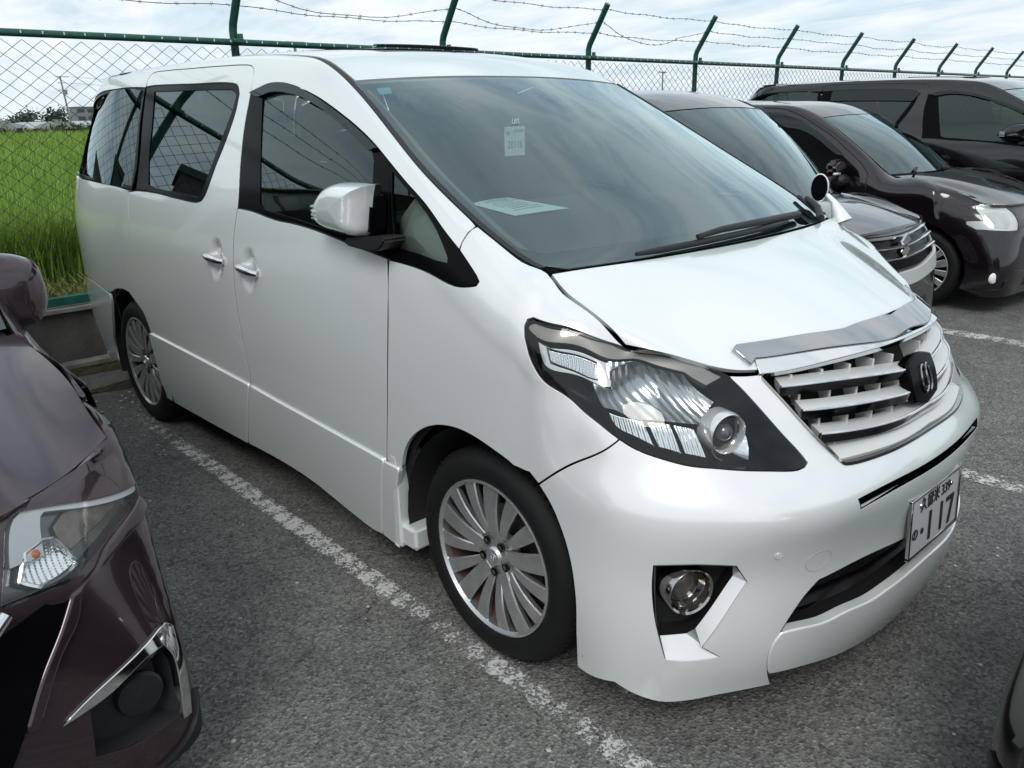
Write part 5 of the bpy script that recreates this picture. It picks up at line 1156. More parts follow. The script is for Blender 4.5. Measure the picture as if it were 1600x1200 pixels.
BROWN=dict(hw=.85,zh=.875,xn=.05,cowl=(-1.08,.78,1.05),top=(-2.05,.66,1.70),roof=1.85,rear=-4.45,yr=.64,belt=1.12,bow=.03,rake=.9,
 fs=[(-.48,.805,.945),(-.373,.815,.898),(-.284,.71,.876),(-.186,.58,.870),(-.05,.30,.870),(.0,0,.872)],
 nose={.14:[(-.75,.82),(-.22,.84),(-.12,.82),(-.07,.74),(-.02,.53),(.04,.25),(.06,0)],.38:[(-.75,.84),(-.28,.855),(-.15,.835),(-.08,.75),(-.03,.55),(.06,.25),(.085,0)],
 .60:[(-.75,.85),(-.36,.855),(-.24,.835),(-.15,.745),(-.07,.56),(.04,.25),(.06,0)],.76:[(-.78,.85),(-.43,.855),(-.32,.838),(-.22,.745),(-.12,.56),(.0,.25),(.03,0)],
 .86:[(-.80,.848),(-.47,.848),(-.375,.825),(-.27,.72),(-.175,.57),(-.03,.28),(.01,0)]})
SUZUKI=dict(hw=.78,zh=.915,xn=-.33,cowl=(-1.15,.67,1.05),top=(-1.74,.59,1.615),roof=1.74,rear=-3.9,yr=.58,belt=1.08,rake=.62,crown=.03)
COMPACT=dict(hw=.835,zh=.85,xn=-.30,cowl=(-1.43,.67,1.06),top=(-2.12,.585,1.53),roof=1.66,rear=-4.4,yr=.56,belt=1.0,rake=.85,crown=.04)
CORNER=dict(hw=.85,zh=.82,xn=0,cowl=(-1.1,.70,1.0),top=(-1.8,.58,1.5),roof=1.6,rear=-4.2,yr=.56,belt=.98)
Q={
'b_lamp':[(7.2198,1.2317),(7.3980,1.0128),(8.2904,0.4190),(6.7708,1.2529),(6.7523,1.2328),(6.7302,1.0745),(6.7114,0.9718),(6.7213,0.9570),(6.8454,0.9312),(6.8851,0.9603),(6.9485,1.0009),(7.0283,1.0303),(7.1337,1.0015),(7.1572,1.0275),(7.1686,1.1212),(7.1686,1.1915)],
'b_lamp_chrome':[(7.2027,1.2417),(7.3865,1.0186),(6.9246,1.2832),(6.7755,1.2483),(6.8049,1.1912),(6.8926,1.2200),(7.0002,1.2326),(7.0688,1.2348),(7.1510,1.1970)],
'b_lamp_main':[(7.0002,1.2326),(7.0639,1.2256),(7.0850,1.1551),(7.0653,1.1250),(7.0198,1.1300),(6.9675,1.1640),(6.9240,1.1688),(6.9078,1.1969)],
'b_lamp_cover':[(6.9117,1.1594),(6.9664,1.1617),(7.0224,1.1245),(7.0623,1.1038),(7.0484,1.0757),(6.9392,1.0549),(6.8820,1.0305),(6.8636,1.0859),(6.8638,1.1254)],
'b_lamp_turn':[(6.7822,1.0894),(6.8249,1.1019),(6.8473,1.0920),(6.8621,1.0517),(6.8789,0.9830),(6.8378,0.9635),(6.7936,0.9655),(6.7611,1.0116)],
'b_stripe':[(7.1106,1.0165),(7.1318,0.9677),(7.0785,0.9698),(6.9836,0.9622),(6.9074,0.9232),(6.8736,0.8971),(6.8416,0.8004),(6.7934,0.7191),(6.7229,0.5197),(6.6972,0.5266),(6.7461,0.6726),(6.8056,0.7985),(6.8413,0.8854),(6.8897,0.9076),(6.9529,0.9851),(7.0338,1.0131)],
'b_grille':[(6.7091,0.9571),(6.7904,0.9098),(6.8015,0.8960),(6.8265,0.8812),(6.8413,0.8854),(6.8056,0.7985),(6.7461,0.6726),(6.6972,0.5266),(6.6632,0.4363),(6.6401,0.4664)],
'b_fog':[(6.8248,0.4706),(6.8762,0.4980),(6.9558,0.5062),(7.0172,0.5283),(7.0358,0.4825),(7.0382,0.3635),(7.0268,0.2155),(6.9978,0.2187),(6.8850,0.2295),(6.8221,0.2778)],
'b_chrome':[(6.7684,0.4722),(6.8438,0.5195),(7.0170,0.5869),(7.0434,0.5857),(7.0703,0.5455),(7.0712,0.4121),(7.0625,0.1838),(7.0315,0.1949),(7.0366,0.3227),(7.0379,0.4669),(7.0180,0.5308),(6.9615,0.5333),(6.8534,0.4839)],
'b_recess_mark':[(6.8695,0.6500),(7.0152,0.7411),(7.0589,0.7221),(7.0389,0.6413),(6.9709,0.6144)],
'b_lip':[(7.1402,0.2242),(7.1402,0.1238),(7.1402,0.0536),(7.0251,0.0438),(6.9493,0.0469),(6.9415,0.0579),(7.0533,0.1076)],
'b_mirror_px':[(0.0000,397.5029),(18.6698,398.2030),(42.0070,404.5041),(56.0093,415.0058),(64.1774,429.0082),(66.9778,443.0105),(64.1774,466.3477),(61.8436,472.1820),(46.6744,475.6826),(23.3372,476.8495),(0.0000,476.8495)],
's_grille':[(4.8594,1.1078),(5.1452,1.1160),(5.3536,1.1255),(5.3536,1.2416),(5.3536,1.0190),(5.3536,0.9223),(5.3536,0.8739),(5.2011,0.8661)],
's_lamp':[(5.3536,1.2416),(5.3536,1.2416),(5.3536,1.0384),(5.3536,0.9610),(5.3536,0.9610),(5.3536,1.0481)],
's_bar':[(5.2011,0.8661),(5.3536,0.8642),(5.3536,0.9513),(5.3536,0.9513),(5.3536,0.8933),(5.3536,0.8256),(5.3536,0.7772)],
's_emblem':[(5.1381,1.0247)],
'c_lamp':[(4.7402,1.1779),(4.7046,1.2116),(4.7637,1.2116),(4.9706,1.2022),(5.0254,1.0410),(4.9791,0.8515),(4.8371,0.8579),(4.6743,0.8644),(4.6256,0.9337),(4.6396,0.9767),(4.7433,0.9811),(4.7548,1.0642)],
'c_lamp_in':[(4.7924,1.0788),(4.8910,1.0985),(4.9573,1.0727),(4.9337,0.9554),(4.8923,0.8844),(4.7867,0.9026),(4.7586,0.9955)],
'c_fog':[(4.7453,0.2715)],
'c_fog_trim':[(4.6218,0.1105),(4.7343,0.1212),(4.8316,0.1408),(4.8514,0.2441),(4.8820,0.2622),(4.8735,0.1519),(4.8397,0.1094),(4.7391,0.0987)],
'c_grille':[(5.0500,1.0350),(5.1308,1.0128)],
'c_window':[(2.5381,1.0958),(2.6988,1.0958),(2.8956,1.0745),(3.1095,1.0606),(3.2694,1.0562),(3.4285,1.0478),(3.5789,1.0391),(3.6186,0.9991),(3.1092,0.7113),(2.8882,0.8425),(2.6830,0.9880)],
'c_visor':[(2.5221,1.1083),(2.5952,1.1105),(2.7750,1.0969),(2.9848,1.0792),(3.2041,1.0693),(3.3522,1.0624),(3.3914,1.0514),(3.3274,1.0208),(3.1203,1.0254),(2.9125,1.0251),(2.7396,1.0150)],
'c_seam':[(2.4546,1.1603),(2.6135,1.1596),(2.8242,1.1326),(3.0283,1.1131),(3.2694,1.1226),(3.4536,1.1138),(3.6013,1.1080),(3.6844,1.0962),(3.7031,0.9346)],
}
# ---- the neighbouring cars ------------------------------------------------------------------------
M['brown_paint']=mat('dark_brown_metallic',(.046,.027,.035),.20,.55,.9)
M['plum_paint']=mat('dark_plum_metallic',(.011,.007,.010),.16,.35,.9)
M['black_paint']=mat('black_car_paint',(.005,.005,.006),.14,.25,.9)
M['lamp_dark']=mat('lamp_dark_bezel',(.10,.105,.11),.18,.6,.5)
M['lamp_white']=mat('frosted_reflector',(.80,.82,.83),.3,0,.6)
class Side:
    """finds the (u,v) of a point of the body side given x and z"""
    def __init__(s,W):
        s.W=W;s.uc=W.ku[(len(W.ku)-1)//2];u=np.linspace(W.ku[0],s.uc,260);v=np.linspace(0,W.kv[-1],140)
        s.UV=np.stack(np.meshgrid(u,v,indexing='ij'),-1).reshape(-1,2);s.X=W.P(s.UV)
        s.ok=s.X[:,1]<-.30
    def __call__(s,x,z):
        d=(s.X[:,0]-x)**2+(s.X[:,2]-z)**2+np.where(s.ok,0,9);uv=s.UV[np.argmin(d)].copy()
        for _ in range(3):
            e=1e-3;p=s.W.P([uv,uv+[e,0],uv+[0,e]]);J=np.array([[(p[1]-p[0])[0],(p[2]-p[0])[0]],[(p[1]-p[0])[2],(p[2]-p[0])[2]]])/e
            if abs(np.linalg.det(J))<.05: break
            uv=uv+np.linalg.solve(J,[x-p[0][0],z-p[0][2]])*.8
        return tuple(uv)
def lh(pts,uc): return [(min(u,2*uc-u),v) for u,v in pts]
def mirror_uv(pts,uc): return [(2*uc-u,v) for u,v in pts]
def wheel_part(parent,x,y,side,scale=.94,hub='alloy'):
    w=thing_part('wheel',parent);w.matrix_local=(Matrix.Translation((x,y,.345*scale)) if side<0 else Matrix.Translation((x,y,.345*scale))@Matrix.Rotation(math.pi,4,'Z'))@Matrix.Scale(scale,4)
    for n,me in [('tyre',wm['tyre']),('rim',wm['rim']),('rim_barrel',wm['barrel']),('hub',wm['hub']),('wheel_back',wm['wheel_back'])]+[('spoke',s) for s in sp]: obj(n,me,None,w)
def build_car(name,label,P,yc,paint,holes=(),hood_bulge=None,window=True,base=None,rz=0,cat='car'):
    W,R,S,H,seam=car_surfaces(P);uc=W.ku[(len(W.ku)-1)//2];sd=Side(W)
    t=thing(name,label,cat,base or (0,yc,0),None,rz)
    rk=P.get('rake',1.0);fa=P['xn']-.86*max(rk,.8);ra=max(P['rear']+.75,fa-2.75);r=.375
    def arch(cx): return [sd(cx+r*math.cos(a),max(.20,.325+r*math.sin(a))) for a in np.linspace(math.pi*1.12,-.12*math.pi,11)]
    bot=[sd(P['rear']+.35,.24)]+arch(ra)+[sd((ra+fa)/2-.6,.2),sd((ra+fa)/2,.2),sd((ra+fa)/2+.6,.2)]+arch(fa)
    fr=[(W.ku[k],.02) for k in range(len(W.ku)) if bot[-1][0]+.03<W.ku[k]<uc-.02]
    vt=W.kv[-1]-.002
    bott=[(0.003,.06)]+[(W.ku[k],.04) for k in (1,2)]+bot+fr+[(uc,.02)]
    loop=bott+mirror_uv(bott[-2::-1],uc)
    topu=[W.ku[k] for k in range(0,(len(W.ku)-1)//2+1)];topu[0]=.003
    top=[(u,vt) for u in topu];top=top+mirror_uv(top[-2::-1],uc)
    loop=loop+top[::-1]
    L=[]
    for a,b_ in zip(loop,loop[1:]+loop[:1]):
        a=np.array(a);b_=np.array(b_);m=max(1,int(np.linalg.norm(b_-a)/.06))
        for k in range(m): L.append(tuple(a+(b_-a)*k/m))
    hs=[]
    for h in holes: hs+=[h,mirror_uv(h,uc)[::-1]]
    obj('car_body',panel(W,L,hs,h=.05,raw=True,gap=0),paint,t)
    HW_=H.kv[-1];hb=hood_bulge(HW_) if hood_bulge else None
    obj('bonnet',panel(H,[(.05,.006),(H.ku[-1]*.5,.006),(H.ku[-1]-.006,.006),(H.ku[-1]-.006,HW_*.25),(H.ku[-1]-.006,HW_/2),(H.ku[-1]-.006,HW_*.75),(H.ku[-1]-.006,HW_-.006),(H.ku[-1]*.5,HW_-.006),(.05,HW_-.006),(.05,HW_*.75),(.05,HW_/2),(.05,HW_*.25)],h=.04,bulge=hb,corner=60),paint,t)
    obj('cowl',panel(H,[(-.02,.03),(.06,.03),(.06,HW_/2),(.06,HW_-.03),(-.02,HW_-.03),(-.02,HW_/2)],h=.1,off=-.012,depth=0,gap=0),M['black'],t)
    rw_=R.kv[-1];obj('roof',panel(R,[(.01,.006),(R.ku[-1]*.5,.006),(R.ku[-1]-.004,.006),(R.ku[-1]-.004,rw_*.3),(R.ku[-1]-.004,rw_/2),(R.ku[-1]-.004,rw_*.7),(R.ku[-1]-.004,rw_-.006),(R.ku[-1]*.5,rw_-.006),(.01,rw_-.006),(.01,rw_/2)],h=.1,step=.05,corner=60),paint,t)
    sw=S.kv[-1];sl_=S.ku[-1]
    ws_=obj('windscreen',panel(S,[(.003,.008),(sl_*.5,.008),(sl_-.003,.008),(sl_-.003,sw*.3),(sl_-.003,sw/2),(sl_-.003,sw*.7),(sl_-.003,sw-.008),(sl_*.5,sw-.008),(.003,sw-.008),(.003,sw*.7),(.003,sw/2),(.003,sw*.3)],h=.08,depth=.004,corner=60),M['glass'],t)
    fi=[(.03,.04),(sl_*.5,.045),(sl_-.10,.05),(sl_-.09,sw/2),(sl_-.10,sw-.05),(sl_*.5,sw-.045),(.03,sw-.04),(.03,sw/2)]
    obj('black_border',panel(S,[(.003,.008),(sl_-.003,.008),(sl_-.003,sw/2),(sl_-.003,sw-.008),(.003,sw-.008),(.003,sw/2)],[fi],h=.08,off=-.005,depth=0,corner=40),M['frit'],ws_)
    # cabin, so the glass shows dark seats and not the far side
    cx,cz=P['cowl'][0],P['cowl'][2]
    obj('dashboard',prism([(cx-.65,.75),(cx-.55,cz-.02),(cx-.1,cz-.03),(cx+.05,.75)],-.62*P['hw']/.85,.62*P['hw']/.85,'xz',.02),M['dash'],t)
    for yy in (-.36,.36):
        obj('seat',box((cx-1.15,yy,.80),(.5,.46,.5),.06).plus(box((cx-1.38,yy,1.12),(.15,.46,.6),.06,Matrix.Rotation(-.2,3,'Y'))).plus(box((cx-1.45,yy,min(1.42,P['roof']-.28)),(.1,.24,.18),.04)),M['beige_dark'],t,smooth=50)
    obj('cabin_tub',box((cx-1.6,0,.62),(3.0,1.25*P['hw']/.85,.6)).plus(box((P['rear']+.7,0,1.15),(.06,1.2,.6))),M['liner'],t)
    obj('underbody',box(((P['rear']+P['xn'])/2,0,.27),(P['xn']-P['rear']-.5,1.0,.06)).plus(box((P['xn']-.35,0,.5),(.04,1.2,.5))),M['liner'],t)
    for cx_ in (fa,ra):
        G=Geo();n=16
        for y in (-P['hw']*.965,-.5): G.add([(cx_+(r-.01)*math.cos(a),y,.33+(r-.01)*math.sin(a)) for a in np.linspace(-.3,math.pi+.3,n)],[])
        G.f=[(i,i+1,n+i+1,n+i) for i in range(n-1)]+[tuple(range(n,2*n))]
        both('wheel_housing',G,M['liner'],t)
        for side in (-1,1): wheel_part(t,cx_,side*(P['hw']-.035),side)
    if window:
        b0,zt=P['belt']+.03,P['roof']-.18
        xc,xt=P['cowl'][0],P['top'][0]
        win=[sd(x,z) for x,z in [(P['rear']+.35,b0+.02),(P['rear']+.42,zt-.05),((P['rear']+xt)/2,zt),(xt-.1,zt-.02),(xt+(xc-xt)*.45,zt-(zt-b0)*.40),(xc-.12,b0+.01),((P['rear']+xt)/2,b0)]]
        both('side_window',panel(W,win,h=.07,off=.003,depth=.004,step=.05),M['gloss_black'],t)
    return t,W,R,S,H,uc,sd
# --- brown van, nose towards the camera
def fold(HW_):
    return lambda uv:sum(.016*np.exp(-((uv[:,1]-HW_/2-s*(.36+.02*uv[:,0]))/.06)**2)-.012*np.exp(-((uv[:,1]-HW_/2-s*(.47+.02*uv[:,0]))/.05)**2) for s in (-1,1))
_W,_,_,_,_=car_surfaces(BROWN);buc=_W.ku[(len(_W.ku)-1)//2]
blamp=lh(Q['b_lamp'],buc);bfog=lh(Q['b_fog'],buc)
B,BW_,_,_,BH_,_,bsd=build_car('brown_van','dark brown metallic van at the left edge with angular headlamp and chrome trimmed bumper',BROWN,-2.585,M['brown_paint'],[blamp,bfog],fold,cat='van')
lens=panel(BW_,blamp,h=.03,off=.002,depth=.02,r=.003);back=recess(BW_,blamp,.05,scale=.88,gap=.003)
hl=both('headlight',lens,M['lens'],B)
inset=offset_loop(smooth_loop(blamp,.02) if area2(smooth_loop(blamp,.02))>0 else smooth_loop(blamp,.02)[::-1],.008)
tcn=np.mean(lh(Q['b_lamp_turn'],buc),0)
grid=lambda uv:.006*np.minimum(1,np.abs(np.sin(uv[:,0]*math.pi/.03)))*np.minimum(1,np.abs(np.sin(uv[:,1]*math.pi/.03)))
dishb=lambda uv:-.012*(1-np.minimum(1,((uv-tcn)**2).sum(1)/.006))+.0015*np.sin(uv[:,0]*2*math.pi/.012)
bc_=np.mean(blamp,0);te=np.array(blamp[0:6])
strip=[tuple(q+(bc_-q)*.06) for q in te]+[tuple(q+(bc_-q)*.26) for q in te[::-1]]
bl=[('lamp_housing',panel(BW_,inset,h=.03,off=-.03,depth=.01,raw=True),M['lamp_dark'],40),
 ('lamp_wall',recess(BW_,blamp,.032,scale=.97,floor=False),M['lamp_dark'],40),
 ('lamp_strip',panel(BW_,strip,h=.02,off=-.006,depth=.02),M['lamp_white'],40),
 ('main_reflector',panel(BW_,lh(Q['b_lamp_main'],buc),h=.007,off=-.014,depth=.02,bulge=grid),M['reflector'],40),
 ('lamp_cover',panel(BW_,lh(Q['b_lamp_cover'],buc),h=.02,off=-.018,depth=.012,r=.003),M['disc'],40),
 ('turn_signal',panel(BW_,lh(Q['b_lamp_turn'],buc),h=.006,off=-.012,depth=.02,bulge=dishb),M['reflector'],40)]
for n,g,m,s_ in bl:
    for par,gg in zip(hl,(g,g.mirrored())): obj(n,gg,m,par,smooth=s_)
tc_=np.array(lh(Q['b_lamp_turn'],buc));tp=BW_.P([tc_[0]*.6+tc_.mean(0)*.4])[0]
for par,s_ in zip(hl,(1,-1)): obj('indicator_bulb',ellipsoid((tp[0]-.014,tp[1]*s_,tp[2]),(.012,.011,.011)),M['amber'],par,smooth=60)
tl=smooth_loop(lh(Q['b_lamp_turn'],buc),.015);tx=BW_.P(tl)+BW_.N(tl)*-.010
both('lamp_surround',tube([tuple(q) for q in tx],.006,6,closed=True),M['chrome'],B)
bp=recess(BW_,bfog,.05,scale=.8)
for o,s_ in zip(both('fog_lamp_pocket',bp,M['black'],B),(1,-1)):
    fcx=BW_.P([np.mean(bfog,0)])[0]-BW_.N([np.mean(bfog,0)])[0]*.035
    obj('fog_cover',lathe([(.001,-.01),(.05,-.006),(.055,.004),(.05,.02)],24,'x').moved(Matrix.Translation((fcx[0],fcx[1]*s_,fcx[2]))@Matrix.Scale(-1,4,(1,0,0))),M['black'],o,smooth=40)
both('fog_trim',panel(BW_,lh(Q['b_chrome'],buc),h=.03,off=.008,depth=.02,r=.003,gap=0,step=.02),M['chrome'],B)
both('bumper_lip',panel(BW_,lh(Q['b_lip'],buc),h=.03,off=.012,depth=.02),M['black'],B)
gq=[q for q,(u,v) in zip(lh(Q['b_grille'],buc),Q['b_grille'])]
gh_=[(buc,.82*BW_.kv[-1]*.62)]+gq[1:10]+[(buc,.10)]
def vz_(u,z):
    v=np.linspace(0,BW_.kv[-1],200);return float(np.interp(z,BW_.P(np.stack([v*0+u,v],1))[:,2],v))
gh_=[(buc,vz_(buc,.62))]+gq[1:9]+[(buc-.25,vz_(buc-.25,.2)),(buc,vz_(buc,.2))]
go=obj('front_grille',panel(BW_,sym(gh_,buc),h=.05,off=.004,depth=.015),M['gloss_black'],B)
for z in (.60,.53,.46,.38):
    pts=[tuple(BW_.P([(u,vz_(u,z))])[0]+BW_.N([(u,vz_(u,z))])[0]*.012) for u in np.linspace(buc-.42,buc+.42,15)]
    obj('grille_bar',tube(pts,.010,6,flat=.7),M['chrome'],go,smooth=60)
vv=[]
for u0,z0 in ((buc-.50,.70),(buc-.30,.56),(buc-.12,.36),(buc,.33)): vv.append(tuple(BW_.P([(u0,vz_(u0,z0))])[0]+BW_.N([(u0,vz_(u0,z0))])[0]*.016))
obj('grille_chevron',tube(vv+[(x,-y,z) for x,y,z in vv[-2::-1]],.016,8),M['chrome'],go,smooth=60)
# door mirror of the brown van
mlo=smooth_loop([(-.135,-.10),(-.145,0),(-.12,.10),(-.05,.135),(.06,.135),(.125,.10),(.145,.02),(.135,-.07),(.10,-.115),(-.10,-.115)],.012,70)
mgs=mirror_shell([(x,z) for x,z in mlo],0,.10)
for s_ in (1,-1):
    G_=Geo();G_.v=[(-y,x*s_,z) for x,y,z in mgs.v];G_.f=[q if s_>0 else q[::-1] for q in mgs.f];G_.n=[(0,0,0)]*len(G_.v)
    T_=Matrix.Translation((-1.30,s_*.805,1.115))@Matrix.Scale(.92,4)
    mm_=obj('wing_mirror',G_.moved(T_),M['brown_paint'],B,smooth=70)
    obj('mirror_face',prism([(y*.98*s_,z*.98) for y,z in mlo],-.035,.003,'yz',.006).moved(T_),M['black'],mm_)
    obj('mirror_foot',box((-1.28,s_*.80,.985),(.10,.09,.11),.02,seg=2).plus(box((-1.30,s_*.78,.965),(.13,.08,.06),.015,seg=2)),M['black'],mm_,smooth=40)
both('bumper_ridge',panel(BW_,lh(Q['b_stripe'],buc),h=.03,off=.010,depth=.02,r=.010,step=.02,gap=.006),M['brown_paint'],B)
both('wiper',tube([tuple(BH_.P([(-.02,.30)])[0]+[0,0,.02]),tuple(BH_.P([(-.07,.55)])[0]+[0,0,.03]),tuple(BH_.P([(-.10,.8)])[0]+[0,0,.03])],.012,6),M['black'],B)
# --- small plum van with the chrome grille
s_=Q
_W=car_surfaces(SUZUKI)[0];suc=_W.ku[(len(_W.ku)-1)//2]
sg=lh(s_['s_grille'],suc)
SV,SW_,_,_,SH_,_,ssd=build_car('small_plum_van','small dark plum van with barred chrome grille parked beside the white minivan',SUZUKI,2.75,M['plum_paint'],[],None,cat='van')
def vzs(u,z):
    v=np.linspace(0,SW_.kv[-1],200);return float(np.interp(z,SW_.P(np.stack([v*0+u,v],1))[:,2],v))
ec_=SW_.P([s_['s_emblem'][0]])[0];ze=ec_[2]
ga=[(suc,vzs(suc,ze+.075)),(suc-.30,vzs(suc-.3,ze+.085)),(suc-.56,vzs(suc-.56,ze+.10)),(suc-.57,vzs(suc-.57,ze-.02)),(suc-.54,vzs(suc-.54,ze-.09)),(suc-.3,vzs(suc-.3,ze-.125)),(suc,vzs(suc,ze-.13))]
gs=obj('front_grille',panel(SW_,sym(ga,suc),h=.05,off=.003,depth=.01),M['gloss_black'],SV)
for dz in (.055,.0,-.06):
    pts=[];
    for u in np.linspace(suc-.545,suc+.545,25):
        z=ze+dz+.02*abs(u-suc)/.5;q=(u,vzs(u,z));pts.append(tuple(SW_.P([q])[0]+SW_.N([q])[0]*.012))
    obj('grille_bar',tube(pts,.0165,6,flat=.55),M['chrome'],gs,smooth=40)
# the stylised S badge: two interlocked zigzag strokes
EM=frame_matrix(SW_.P([(suc,vzs(suc,ze))])[0]+SW_.N([(suc,vzs(suc,ze))])[0]*.03,(0,1,0),(0,0,1))
eb=obj('badge',prism([(-.0,.075),(-.062,.028),(-.010,-.004),(.018,.016),(.035,.004),(-.062,-.030),(.0,-.075),(.062,-.028),(.010,.004),(-.018,-.016),(-.035,-.004),(.062,.030)],-.006,.008,'xz').moved(EM),M['chrome'],gs)
both('headlight',panel(SW_,[(suc-.585,vzs(suc-.585,ze+.075)),(suc-.70,vzs(suc-.70,ze+.075)),(suc-.80,vzs(suc-.8,ze+.06)),(suc-.74,vzs(suc-.74,ze-.05)),(suc-.60,vzs(suc-.60,ze-.07))],h=.03,off=.006,depth=.02),M['lamp_clear'],SV)
ba=[(suc,vzs(suc,ze-.15)),(suc-.3,vzs(suc-.3,ze-.145)),(suc-.55,vzs(suc-.55,ze-.105)),(suc-.72,vzs(suc-.72,ze-.07)),(suc-.74,vzs(suc-.74,ze-.15)),(suc-.6,vzs(suc-.6,ze-.20)),(suc-.3,vzs(suc-.3,ze-.235)),(suc,vzs(suc,ze-.24))]
obj('bumper_bar',panel(SW_,sym(ba,suc),h=.04,off=.014,depth=.02,r=.004),M['silver'],SV)
obj('lower_grille',panel(SW_,sym([(suc,vzs(suc,.46)),(suc-.45,vzs(suc-.45,.46)),(suc-.5,vzs(suc-.5,.32)),(suc,vzs(suc,.30))],suc),h=.05,off=.004,depth=.01),M['black'],SV)
both('sensor_window',box((-1.72,.09,1.585),(.05,.07,.03),.004),M['lamp_dark'],SV)
both('wing_mirror',ellipsoid((-1.45,-.835,1.08),(.11,.05,.085)),M['plum_paint'],SV,smooth=60)
obj('wiper',tube([tuple(SH_.P([(0,.25)])[0]+[0,0,.015]),tuple(SH_.P([(-.05,.55)])[0]+[0,0,.03]),tuple(SH_.P([(-.07,.85)])[0]+[0,0,.03])],.012,6),M['black'],SV)
# --- black compact
_W=car_surfaces(COMPACT)[0];cuc=_W.ku[(len(_W.ku)-1)//2]
cl_=Q['c_lamp'];cw=Q['c_window']
CC,CW_,CR_,CS_,CH_,_,csd=build_car('black_compact','black compact car with clear stepped headlamp and round fog lamp',COMPACT,5.62,M['plum_paint'],[cl_],None,window=False,cat='car')
hl=both('headlight',panel(CW_,cl_,h=.03,off=.003,depth=.02,r=.003),M['lens'],CC)
cb=panel(CW_,cl_,h=.03,off=-.008,depth=.01,gap=.006);ci=panel(CW_,Q['c_lamp_in'],h=.012,off=-.003,depth=.006,bulge=lambda uv:-.004*np.abs(np.sin(uv[:,0]*40)))
for par,g1,g2 in zip(hl,(cb,cb.mirrored()),(ci,ci.mirrored())): obj('lamp_housing',g1,M['lamp_white'],par);obj('main_reflector',g2,M['lamp_clear'],par)
fp=CW_.P([Q['c_fog'][0]])[0];FMc=front_frame(fp,(.9,-.44,0))
both('fog_lamp',lathe([(.001,-.012),(.03,-.010),(.042,-.004),(.044,.004)],24).moved(FMc),M['lamp_white'],CC,smooth=50)
both('fog_trim',panel(CW_,Q['c_fog_trim'],h=.03,off=.006,depth=.01),M['black_paint'],CC)
def vzc(u,z):
    v=np.linspace(0,CW_.kv[-1],200);return float(np.interp(z,CW_.P(np.stack([v*0+u,v],1))[:,2],v))
gl=obj('lower_grille',panel(CW_,sym([(cuc,vzc(cuc,.40)),(cuc-.40,vzc(cuc-.4,.40)),(cuc-.46,vzc(cuc-.46,.22)),(cuc,vzc(cuc,.2))],cuc),h=.05,off=.003,depth=.01),M['black'],CC)
for z in (.36,.31,.26):
    obj('grille_bar',tube([tuple(CW_.P([(u,vzc(u,z))])[0]+CW_.N([(u,vzc(u,z))])[0]*.006) for u in np.linspace(cuc-.42,cuc+.42,13)],.008,5),M['gloss_black'],gl)
gu=obj('upper_grille',panel(CW_,sym([(cuc,vzc(cuc,.74)),(cuc-.36,vzc(cuc-.36,.74)),(cuc-.40,vzc(cuc-.4,.66)),(cuc,vzc(cuc,.64))],cuc),h=.05,off=.003,depth=.01),M['black'],CC)
for z in (.715,.67): obj('grille_bar',tube([tuple(CW_.P([(u,vzc(u,z))])[0]+CW_.N([(u,vzc(u,z))])[0]*.008) for u in np.linspace(cuc-.37,cuc+.37,13)],.008,5),M['chrome'],gu)
both('side_window',panel(CW_,cw,h=.05,off=.002,depth=.004,step=.03),M['compact_glass'] if 'compact_glass' in M else M['gloss_black'],CC)
xr_=COMPACT['rear']
both('rear_side_window',panel(CW_,[csd(x,z) for x,z in [(-3.9,1.08),(-3.85,1.42),(-3.2,1.48),(-2.75,1.47),(-2.72,1.08)]],h=.07,off=.003,depth=.004),M['gloss_black'],CC)
both('window_visor',panel(CW_,Q['c_visor'],h=.04,off=.014,depth=.014,gap=0,step=.02),M['visor'],CC)
sm_=smooth_loop(Q['c_seam'],.03,60,closed=False)
both('door_seam',tube([tuple(q) for q in CW_.P(sm_)],.004,5),M['liner'],CC)
both('wing_mirror',prism([(-.12,-.035),(-.13,.02),(-.10,.07),(-.04,.095),(.06,.09),(.10,.05),(.10,-.03)],-.05,.05,'yz',.03).moved(Matrix.Translation((-1.78,-.925,1.10))),M['plum_paint'],CC,smooth=60)
both('mirror_foot',box((-1.77,-.86,1.01),(.12,.16,.10),.03),M['black'],CC,smooth=40)
both('mirror_signal',box((-1.735,-1.0,1.075),(.03,.10,.022),.006),M['lamp_clear'],CC)
wq=[tuple(CH_.P([(u,v)])[0]+np.array([0,0,h_])) for u,v,h_ in ((.03,.75,.02),(-.03,.9,.03),(-.05,1.05,.03),(-.05,1.25,.02))]
obj('wiper',tube(wq,.012,6),M['black'],CC,smooth=60);obj('wiper',tube([(x,y-.62,z-.0) for x,y,z in wq],.012,6),M['black'],CC,smooth=60)
for k,(dx,dy,w_) in enumerate(((-.28,-.42,.14),(-.22,.05,.08))): obj('dash_card',box((COMPACT['cowl'][0]+dx,dy,1.045),(.05,w_,.012)),M['paper'],CC)
# --- nose of the black car reaching in at the lower right corner
KC,KW_,_,_,_,kuc,_=build_car('black_hatchback','black car whose bumper corner reaches into the lower right corner',CORNER,0,M['black_paint'],[],None,cat='car',base=(1.25,.1,0),rz=math.pi)
both('bumper_trim',panel(KW_,[(kuc-.62,.20),(kuc-.80,.22),(kuc-.95,.30),(kuc-.90,.36),(kuc-.72,.33)],h=.04,off=.006,depth=.01),M['gloss_black'],KC)
